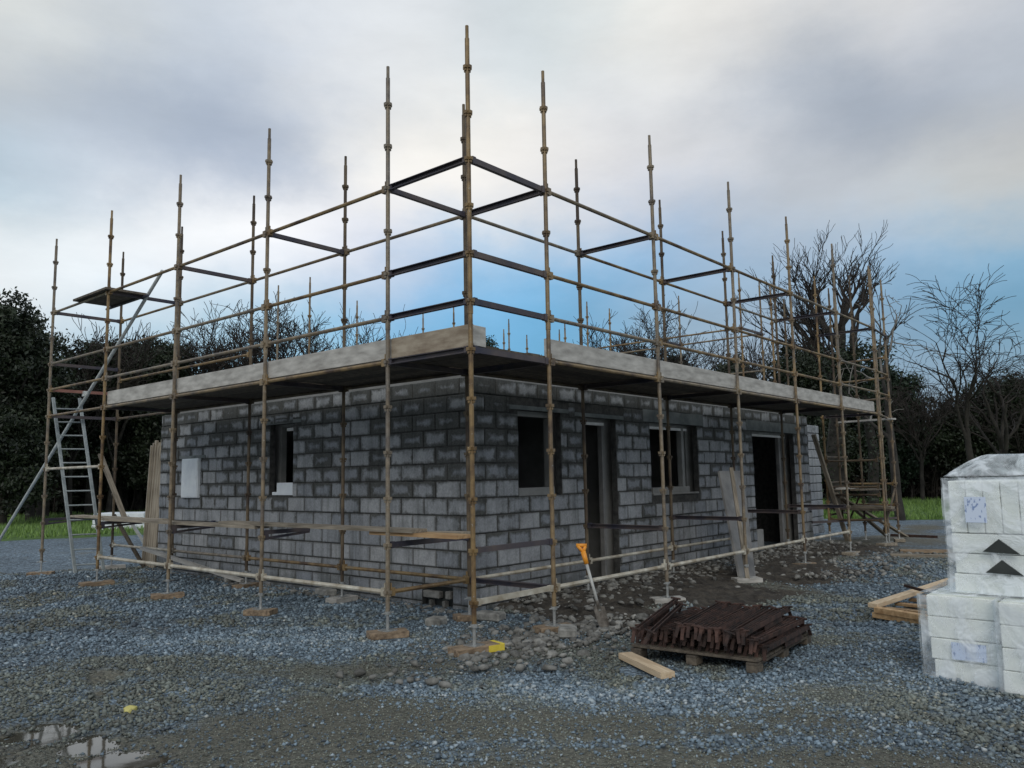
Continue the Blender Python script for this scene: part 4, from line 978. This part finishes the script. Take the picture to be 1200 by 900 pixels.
def clumps(name, centers, per, spread, leaf, m, parent, rg=RNG):
    C = np.repeat(centers, per, axis=0); n = len(C); P = C + rg.normal(size=(n, 3)) * spread * np.array([1, 1, .75]); ct = np.repeat(rg.random(len(centers)), per)
    u = rg.normal(size=(n, 3)); u /= np.linalg.norm(u, axis=1)[:, None]; w = np.cross(u, rg.normal(size=(n, 3))); w /= np.linalg.norm(w, axis=1)[:, None]
    s = leaf * rg.uniform(.5, 1.3, n)[:, None]
    V = np.stack([P - u * s, P + w * s * .45, P + u * s, P - w * s * .45], 1).reshape(-1, 3)
    tone = np.clip(ct * .6 + rg.random(n) * .4, 0, 1)
    return npmesh(name, V, np.arange(4 * n).reshape(-1, 4), m, parent, tone=np.repeat(tone, 4))
def bare_tree(px, dist, topy, label, seed, mats=('bark', 'twig'), r=.24, spread=.55, droop=0, up=.15, depth=4, kids=(3, 5), trunkf=.35, lean=(0, 0), ivy=0, group=None, cat='tree', minr=.0145, name='bare_tree', wob=.15):
    rg = random.Random(seed); g = gpos(px, dist); H = topz(px, topy, dist); root = empty(name, (g[0], g[1], 0), label, cat, group)
    out = []; trunk = []
    p = np.zeros(3); d = np.array([lean[0] * RT[0], lean[0] * RT[1], 1.0]); th = H * trunkf; n = 5; prev = p; rr_ = r
    for k in range(n):
        d = d + np.array([rg.gauss(0, .06), rg.gauss(0, .06), 0]); d /= np.linalg.norm(d); q = prev + d * th / n; r2 = r * (1 - .35 * (k + 1) / n); trunk.append([*prev, *q, rr_, r2]); prev = q; rr_ = r2
    k0 = rg.randint(*kids)
    for k in range(k0 + 1):
        a = 2 * math.pi * k / (k0 + 1) + rg.uniform(-.4, .4); nd = np.array([math.cos(a) * spread, math.sin(a) * spread, 1.0]) if k else np.array([0, 0, 1.0])
        st = np.array(trunk[-1][3:6]) if k % 2 == 0 else np.array(trunk[-2][3:6])
        grow(rg, st, nd, H * (1 - trunkf) * .45, rr_ * rg.uniform(.6, .85), depth - 1, out, spread, droop, up, kids, 1, minr, wob)
    allp = np.array([s[1] for s in out]); zt = allp[:, 5].max(); f = (H - th) / max(.1, zt - th)
    allp[:, [2, 5]] = th + (allp[:, [2, 5]] - th) * f; allp[:, [2, 5]] = np.where(allp[:, [2, 5]] < 0.3, .3, allp[:, [2, 5]])
    # scale the widths of trunk-level joints
    big = [s[0] <= 1 for s in out]; big = np.array(big)
    tr = np.concatenate([np.array(trunk), allp[big]]); segs_mesh('trunk', tr, M[mats[0]], root); segs_mesh('crown', allp[~big], M[mats[1]], root)
    if ivy:
        pts = np.concatenate([tr[:, :3] * (1 - u) + tr[:, 3:6] * u for u in (0, .25, .5, .75)]); pts = pts[pts[:, 2] < H * ivy]
        clumps('ivy', pts, 60, .16 + r * .5, .08, M['ivy'], root)
    return root
def leafy_tree(px, dist, topy, width, label, seed, boty=None, m='leaf', group=None, leaf=.10, lobes=15, dens=.85, name='evergreen_tree'):
    rg = np.random.default_rng(seed); g = gpos(px, dist); H = topz(px, topy, dist); root = empty(name, (g[0], g[1], 0), label, 'tree', group)
    b = [[0, 0, 0, 0, 0, H * .55, .28, .16]]
    for k in range(8):
        a = rg.uniform(0, 6.28); z = H * rg.uniform(.25, .55); b.append([0, 0, z, math.cos(a) * width * .35, math.sin(a) * width * .35, z + H * .25, .1, .03])
    segs_mesh('trunk', b, M['bark'], root)
    cs = []
    for k in range(lobes):
        a = rg.uniform(0, 6.28); rad_ = width * .5 * rg.uniform(.15, .62); z = H * rg.uniform(.25, .86) if k else H * .85
        if k == 0: rad_ = 0
        rl = width * rg.uniform(.13, .30); rz = min(rl * 1.05, H - z) if z + rl > H else rl * 1.05
        c = np.array([math.cos(a) * rad_, math.sin(a) * rad_, z]); nn = int(46 * dens * (rl / 1.2) ** 2) + 12
        u = rg.normal(size=(nn, 3)); u /= np.linalg.norm(u, axis=1)[:, None]; cs.append(c + u * np.array([rl, rl, rz]) * rg.uniform(.45, 1.22, (nn, 1)))
    cs = np.concatenate(cs); cs = cs[cs[:, 2] > .5]; clumps('crown', cs, 80, .22, leaf, M[m], root, rg); return root
G1 = 'bare trees beyond the left side of the scaffold'; G2 = 'dark evergreen trees at the left'
bare_tree(236, 44, 352, 'bare forked tree showing between the second and third left poles', 1, spread=.8, ivy=.60, group=G1, kids=(3, 4), depth=5, trunkf=.5)
bare_tree(275, 46, 343, 'taller bare ivy-footed tree just right of the forked one', 2, spread=.7, ivy=.60, group=G1, depth=5, trunkf=.5)
bare_tree(345, 45, 345, 'bushy bare tree with ivy stems above the middle of the left toe board', 3, spread=.85, ivy=.60, group=G1, kids=(3, 4), depth=5, trunkf=.5)
bare_tree(383, 47, 352, 'bare tree with ivy right of the bushy one above the left toe board', 4, spread=.7, ivy=.60, group=G1, kids=(3, 4), depth=5, trunkf=.5)
bare_tree(424, 50, 357, 'small bare tree nearest the corner poles on the left side', 5, spread=.5, group=G1)
bare_tree(205, 50, 372, 'thin bare tree behind the inner poles at left', 6, spread=.4, group=G1)
bare_tree(165, 46, 392, 'thin twiggy tree rising out of the round evergreen at left', 16, spread=.5, group=G1)
bare_tree(38, 41, 366, 'bare twiggy tree standing in the dark leafy trees at the left edge', 41, group=G1, r=.2, spread=.7, depth=5, kids=(3, 4))
bare_tree(82, 42, 384, 'bare twiggy tree left of the round-topped evergreen', 42, group=G1, r=.16, spread=.6, depth=5, kids=(3, 4))
bare_tree(128, 42, 372, 'bare twigs rising above the round-topped evergreen behind the ladder', 43, group=G1, r=.14, spread=.6, depth=4, kids=(3, 4))
G3 = 'bare trees beyond the right side of the scaffold'
bare_tree(730, 52, 362, 'bare round-headed tree above the first toe board on the right', 7, spread=.6, group=G3, kids=(3, 5), r=.22, depth=5)
bare_tree(783, 50, 346, 'bare tree behind the second pair of right poles', 8, spread=.75, group=G3, kids=(3, 5), depth=5)
bare_tree(832, 54, 362, 'bare tree left of the big old tree', 9, spread=.6, group=G3, r=.14)
bare_tree(980, 34, 264, 'big old bare tree with a stout trunk behind the far right poles', 10, r=.42, spread=.48, up=.22, depth=5, kids=(3, 5), trunkf=.52, ivy=.3, mats=('bark', 'twig'), minr=.0095, name='old_tree', wob=.16)
bare_tree(1020, 33, 298, 'ivy-clad upright bare tree close behind the big old one', 19, r=.22, spread=.30, depth=4, kids=(2, 3), trunkf=.6, ivy=.62, mats=('bark', 'twig'), name='old_tree', wob=.16, minr=.013)
bare_tree(1140, 38, 318, 'tall drooping bare tree at the right, left of two', 11, r=.17, spread=.55, droop=.25, up=.26, depth=5, kids=(2, 4), trunkf=.34, name='birch_tree', cat='tree', minr=.011)
bare_tree(1180, 39, 362, 'tall drooping bare tree at the right edge, right of two', 12, r=.17, spread=.75, droop=.25, up=.18, depth=5, kids=(2, 4), trunkf=.3, name='birch_tree', minr=.011)
bare_tree(1052, 30, 345, 'pale broken dead tree with long bare limbs right of the scaffold end', 13, mats=('bark', 'pale_bark'), r=.17, spread=.95, droop=.1, up=.06, depth=4, kids=(2, 3), trunkf=.5, name='dead_tree', minr=.010, wob=.2)
bare_tree(1080, 44, 425, 'low bare tree in the gap right of the dead one', 14, spread=.7, r=.12, group=G3)
bare_tree(915, 46, 372, 'bare tree seen through the far right poles, left of the old one', 15, spread=.65, r=.18, group=G3, kids=(4, 5))
bare_tree(1195, 46, 425, 'bare tree cut by the right picture edge above the wrapped pack', 17, spread=.65, r=.16, group=G3)
leafy_tree(2, 38, 352, 4.6, 'dark leafy tree at the left picture edge', 21, group=G2, lobes=26)
leafy_tree(52, 42, 410, 3.0, 'dark lower leafy tree between the edge tree and the ladder', 22, group=G2)
leafy_tree(108, 43, 388, 3.4, 'round-topped dark evergreen behind the ladder', 23, group=G2)
leafy_tree(183, 43, 384, 4.4, 'rounded dark evergreen behind the third left pole', 24, group=G2, lobes=20)
leafy_tree(145, 46, 398, 4.2, 'dark evergreen filling the gap between the two round ones', 25, group=G2)
G4 = 'evergreens beyond the building'
leafy_tree(573, 60, 376, 3.2, 'small dark conifer peeping over the corner toe board', 26, m='conifer', group=G4, leaf=.09)
leafy_tree(665, 55, 404, 4.4, 'low green shrub-like tree above the first right toe board', 27, group=G4)
leafy_tree(745, 55, 402, 5.0, 'green-black bushy tree under the bare round-headed tree', 28, group=G4)
leafy_tree(800, 52, 408, 4.6, 'green-black bushy tree under the tree behind the second right poles', 29, group=G4)
leafy_tree(868, 50, 418, 4.4, 'dark evergreen left of the old tree trunk', 30, group=G4)
leafy_tree(955, 44, 398, 5.0, 'dark evergreen behind the old tree trunk', 31, group=G4)
leafy_tree(1042, 46, 418, 3.4, 'dark spreading conifer behind the far right end of the scaffold', 32, m='conifer', group=G4)
leafy_tree(1185, 46, 442, 3.6, 'dark leafy tree behind the bare trees at the right edge', 33, group=G4)
leafy_tree(1125, 46, 478, 3.6, 'dark leafy tree above the grass patch at right', 34, group=G4)
# woodland mass behind
def belt(name, a0, a1, d0, d1, hfn, n, leaf, m, label, sticks=0):
    px = RNG.uniform(a0, a1, n); dist = RNG.uniform(d0, d1, n); d = FW[None] + ((px - 600) / FPX)[:, None] * RT[None]; d = d[:, :2] / np.linalg.norm(d[:, :2], axis=1)[:, None]
    g = CAM[None, :2] + d * dist[:, None]; hh = np.array([hfn(p) for p in px]); z = hh * RNG.random(n) ** .9
    c = np.concatenate([g, z[:, None]], 1); o = clumps(name, c, 60, .45, leaf, M[m], None)
    return tag(o, label, 'woodland', kind='stuff')
hl = lambda p: (5.2 if p < 200 else 3.4) + .9 * math.sin(p * .05) + .5 * math.sin(p * .13) if p > 60 else 6.0 + math.sin(p * .1)
hr = lambda p: 4.3 + .5 * math.sin(p * .045 + 1) + .35 * math.sin(p * .12) if p > 900 else 4.0
belt('undergrowth', -260, 600, 47, 53, hl, 2600, .17, 'leaf', 'dark woodland undergrowth beyond the field on the left')
belt('undergrowth', 600, 1480, 46, 52, hr, 2400, .17, 'brush', 'brown-black woodland scrub beyond the field on the right')
# twigs sticking out of the belt
def sticks(name, a0, a1, n, hfn, label, m='scrub'):
    out = []; rg = random.Random(int(a0) + 5000)
    for k in range(n):
        px = rg.uniform(a0, a1); dist = rg.uniform(45.5, 49); g = gpos(px, dist); H = hfn(px) * rg.uniform(.85, 1.45)
        p = np.array([g[0], g[1], 0.0]); d = np.array([rg.gauss(0, .12), rg.gauss(0, .12), 1]); segs = 5; r = rg.uniform(.02, .06)
        for j in range(segs):
            d = d + np.array([rg.gauss(0, .1), rg.gauss(0, .1), 0]); d /= np.linalg.norm(d); q = p + d * H / segs; out.append([*p, *q, r * (1 - j / segs) + .008, r * (1 - (j + 1) / segs) + .008])
            for i in range(4):
                t = rg.random(); s0 = p + (q - p) * t; dd = d + np.array([rg.gauss(0, .6), rg.gauss(0, .6), rg.gauss(.2, .3)]); s1 = s0 + dd * rg.uniform(.4, 1.1); out.append([*s0, *s1, .014, .008]); 
                for ii in range(2): s2 = s1 + np.array([rg.gauss(0, .35), rg.gauss(0, .35), rg.gauss(.2, .3)]); out.append([*s1, *s2, .010, .007])
            p = q
    return tag(segs_mesh(name, out, M[m], None), label, 'brushwood', kind='stuff')
sticks('brushwood', -150, 620, 260, lambda p: 4.6 if p < 200 else 3.2, 'tangle of thin bare stems in the left woodland edge')
sticks('brushwood', 620, 1350, 330, lambda p: 4.6, 'tangle of thin bare stems in the right woodland edge')

# ------------------------------------------------------------------ world, sun, camera
w = bpy.data.worlds.new('World'); SC.world = w; w.use_nodes = True; nt = w.node_tree
bg = nt.nodes['Background']; SUN_EL, SUN_AZ = math.radians(34), math.radians(250)
sun_dir = np.array([math.cos(SUN_EL) * math.cos(math.radians(215)), math.cos(SUN_EL) * math.sin(math.radians(215)), math.sin(SUN_EL)])
sky = N(nt, 'ShaderNodeTexSky'); sky.sky_type = 'NISHITA'; sky.sun_disc = False; sky.sun_elevation = SUN_EL
sky.sun_rotation = math.atan2(sun_dir[0], sun_dir[1]); sky.air_density = 1.0; sky.dust_density = 2.0
tc = nt.nodes.new('ShaderNodeTexCoord').outputs['Generated']
def vm(op, a, b=None, s=None):
    n = nt.nodes.new('ShaderNodeVectorMath'); n.operation = op
    for i, x in enumerate((a, b)):
        if x is None: continue
        if hasattr(x, 'links'): nt.links.new(x, n.inputs[i])
        else: n.inputs[i].default_value = x
    if s is not None: n.inputs['Scale'].default_value = s
    return n
nz = vm('NORMALIZE', tc).outputs[0]; stretch = vm('MULTIPLY', nz, (1, 1, 1.5)).outputs[0]
nn = N(nt, 'ShaderNodeTexNoise'); nn.inputs['Scale'].default_value = 2.6; nn.inputs['Detail'].default_value = 7; nn.inputs['Roughness'].default_value = .6; nt.links.new(stretch, nn.inputs['Vector'])
wp = vm('SCALE', vm('SUBTRACT', nn.outputs['Color'], (.5, .5, .5)).outputs[0], s=.30).outputs[0]
q = vm('ADD', stretch, wp).outputs[0]
def srgb(c): return tuple(((x / 255) / 12.92 if x / 255 <= .04045 else ((x / 255 + .055) / 1.055) ** 2.4) for x in c)
LOB = [((50, 30), (218, 222, 222), .11), ((200, 30), (205, 214, 224), .11), ((60, 100), (203, 208, 210), .11), ((100, 150), (183, 197, 215), .11), ((200, 150), (166, 183, 210), .11), ((255, 155), (172, 188, 210), .11), ((320, 100), (198, 207, 220), .11), ((400, 40), (218, 222, 226), .11), ((30, 235), (168, 205, 226), .11), ((130, 210), (215, 222, 230), .11), ((60, 300), (238, 238, 238), .11), ((250, 240), (248, 246, 240), .11), ((310, 275), (252, 250, 247), .11), ((450, 150), (234, 232, 229), .11), ((500, 60), (215, 220, 224), .11), ((430, 270), (226, 226, 233), .11), ((330, 315), (200, 212, 232), .11), ((450, 305), (178, 197, 222), .11), ((540, 320), (125, 182, 225), .11), ((550, 375), (115, 172, 210), .11), ((400, 380), (130, 188, 222), .11), ((280, 385), (165, 205, 226), .11), ((120, 385), (160, 202, 225), .11), ((20, 355), (228, 231, 235), .11), ((200, 330), (235, 238, 242), .11), ((620, 50), (202, 216, 223), .11), ((700, 30), (226, 227, 226), .11), ((780, 80), (230, 230, 230), .11), ((900, 30), (223, 223, 223), .11), ((1080, 30), (216, 218, 222), .11), ((1180, 60), (200, 206, 214), .11), ((700, 130), (212, 218, 226), .11), ((600, 180), (232, 230, 228), .11), ((880, 110), (198, 207, 220), .11), ((960, 130), (172, 186, 203), .11), ((1050, 150), (166, 180, 200), .11), ((1150, 130), (172, 186, 204), .11), ((950, 175), (190, 198, 210), .11), ((800, 200), (216, 217, 221), .11), ((1130, 215), (224, 222, 215), .11), ((1190, 200), (205, 205, 205), .11), ((1000, 240), (210, 210, 211), .11), ((900, 260), (205, 208, 212), .11), ((650, 250), (226, 223, 226), .11), ((740, 260), (212, 212, 220), .11), ((620, 310), (112, 188, 236), .11), ((720, 310), (124, 178, 222), .11), ((820, 300), (146, 181, 216), .11), ((640, 380), (98, 164, 204), .11), ((720, 380), (118, 170, 204), .11), ((800, 380), (158, 184, 202), .11), ((880, 400), (180, 190, 202), .11), ((1050, 272), (195, 208, 225), .11), ((1060, 310), (118, 170, 212), .11), ((1150, 295), (126, 174, 207), .11), ((1170, 350), (88, 152, 185), .11), ((1020, 370), (115, 158, 186), .11), ((1080, 405), (148, 164, 180), .11), ((1180, 420), (130, 155, 172), .11), ((950, 330), (140, 176, 206), .11), ((960, 420), (170, 182, 196), .11),
 ((600, -250), (212, 218, 226), .40), ((600, -900), (200, 210, 222), .6), ((-450, 100), (205, 214, 224), .35), ((1650, 100), (190, 200, 208), .35), ((600, 640), (120, 130, 135), .12), ((0, 640), (120, 130, 135), .12), ((1200, 640), (110, 118, 124), .12)]
extra = [((-1, 0, .25), (190, 200, 212), .6), ((0, -1, .25), (190, 200, 212), .6), ((-.6, -.6, .5), (218, 224, 230), .6), ((0, 0, 1), (190, 200, 212), .7)]
acc = None; wsum = None
for item in LOB + extra:
    p, c, s = item
    if len(p) == 2: d = pxdir(*p)
    else: d = np.array(p, float); d /= np.linalg.norm(d)
    cc = (d[0], d[1], d[2] * 1.5)
    df = vm('SUBTRACT', q, cc).outputs[0]; l2 = vm('DOT_PRODUCT', df, df).outputs['Value']
    wg = mth(nt, 'EXPONENT', mth(nt, 'MULTIPLY', l2, -1 / (2 * (s * .62) ** 2)))
    wg = mth(nt, 'MULTIPLY_ADD', wg, .03 if s >= .3 else 1.0, 0.000002)
    if len(p) == 2 and s < .12 and c[0] >= 160:
        lm = sum(c) / 3; dl = (lm - 218) * .9; wm = -3 if c[0] > c[2] - 6 else 0        # cloud contrast in lightness only
        c = tuple(min(266, max(20, v_ + dl - (wm * (1, 0, -2)[k_]))) for k_, v_ in enumerate(c)) if wm == 0 else (min(266, c[0] + dl + 3), min(264, c[1] + dl + 1), min(262, c[2] + dl - 4))
    ca_ = vm('SCALE', srgb(c)); nt.links.new(wg, ca_.inputs['Scale'])
    acc = ca_.outputs[0] if acc is None else vm('ADD', acc, ca_.outputs[0]).outputs[0]
    wsum = wg if wsum is None else mth(nt, 'ADD', wsum, wg)
inv = mth(nt, 'DIVIDE', 1.0, wsum); fin = vm('SCALE', acc); nt.links.new(inv, fin.inputs['Scale'])
n3 = N(nt, 'ShaderNodeTexNoise'); n3.inputs['Scale'].default_value = 3.2; n3.inputs['Detail'].default_value = 8; n3.inputs['Roughness'].default_value = .62; nt.links.new(vm('MULTIPLY', nz, (1, 1, 3.0)).outputs[0], n3.inputs['Vector'])
md = mth(nt, 'MULTIPLY_ADD', n3.outputs['Fac'], .44, .80)
fin2 = vm('SCALE', fin.outputs[0]); nt.links.new(md, fin2.inputs['Scale'])
sk = vm('SCALE', sky.outputs[0], s=.07).outputs[0]
fm = mix(nt, .97, sk, fin2.outputs[0])
nt.links.new(fm, bg.inputs['Color']); bg.inputs['Strength'].default_value = 1.04
sl = bpy.data.lights.new('sun', 'SUN'); sl.energy = .9; sl.angle = math.radians(25); sl.color = (1, .95, .86); so = bpy.data.objects.new('sun', sl); COL.objects.link(so)
so.rotation_euler = Vector(-sun_dir).to_track_quat('-Z', 'Y').to_euler()
cam = bpy.data.cameras.new('camera'); cam.sensor_width = 36; cam.lens = FPX / 1200 * 36; cam.clip_end = 6000; cam.clip_start = .05; co_ = bpy.data.objects.new('camera', cam); COL.objects.link(co_)
f_ = FW / np.linalg.norm(FW); u_ = UP - f_ * (UP @ f_); u_ /= np.linalg.norm(u_); r_ = np.cross(f_, u_)
co_.matrix_world = Matrix([[r_[0], u_[0], -f_[0], CAM[0]], [r_[1], u_[1], -f_[1], CAM[1]], [r_[2], u_[2], -f_[2], CAM[2]], [0, 0, 0, 1]])
SC.camera = co_
SC.view_settings.view_transform = 'Standard'; SC.view_settings.look = 'None'; SC.view_settings.exposure = 0; SC.view_settings.gamma = 1
SC.cycles.max_bounces = 6; SC.cycles.transparent_max_bounces = 12
SC.cycles.use_denoising = True
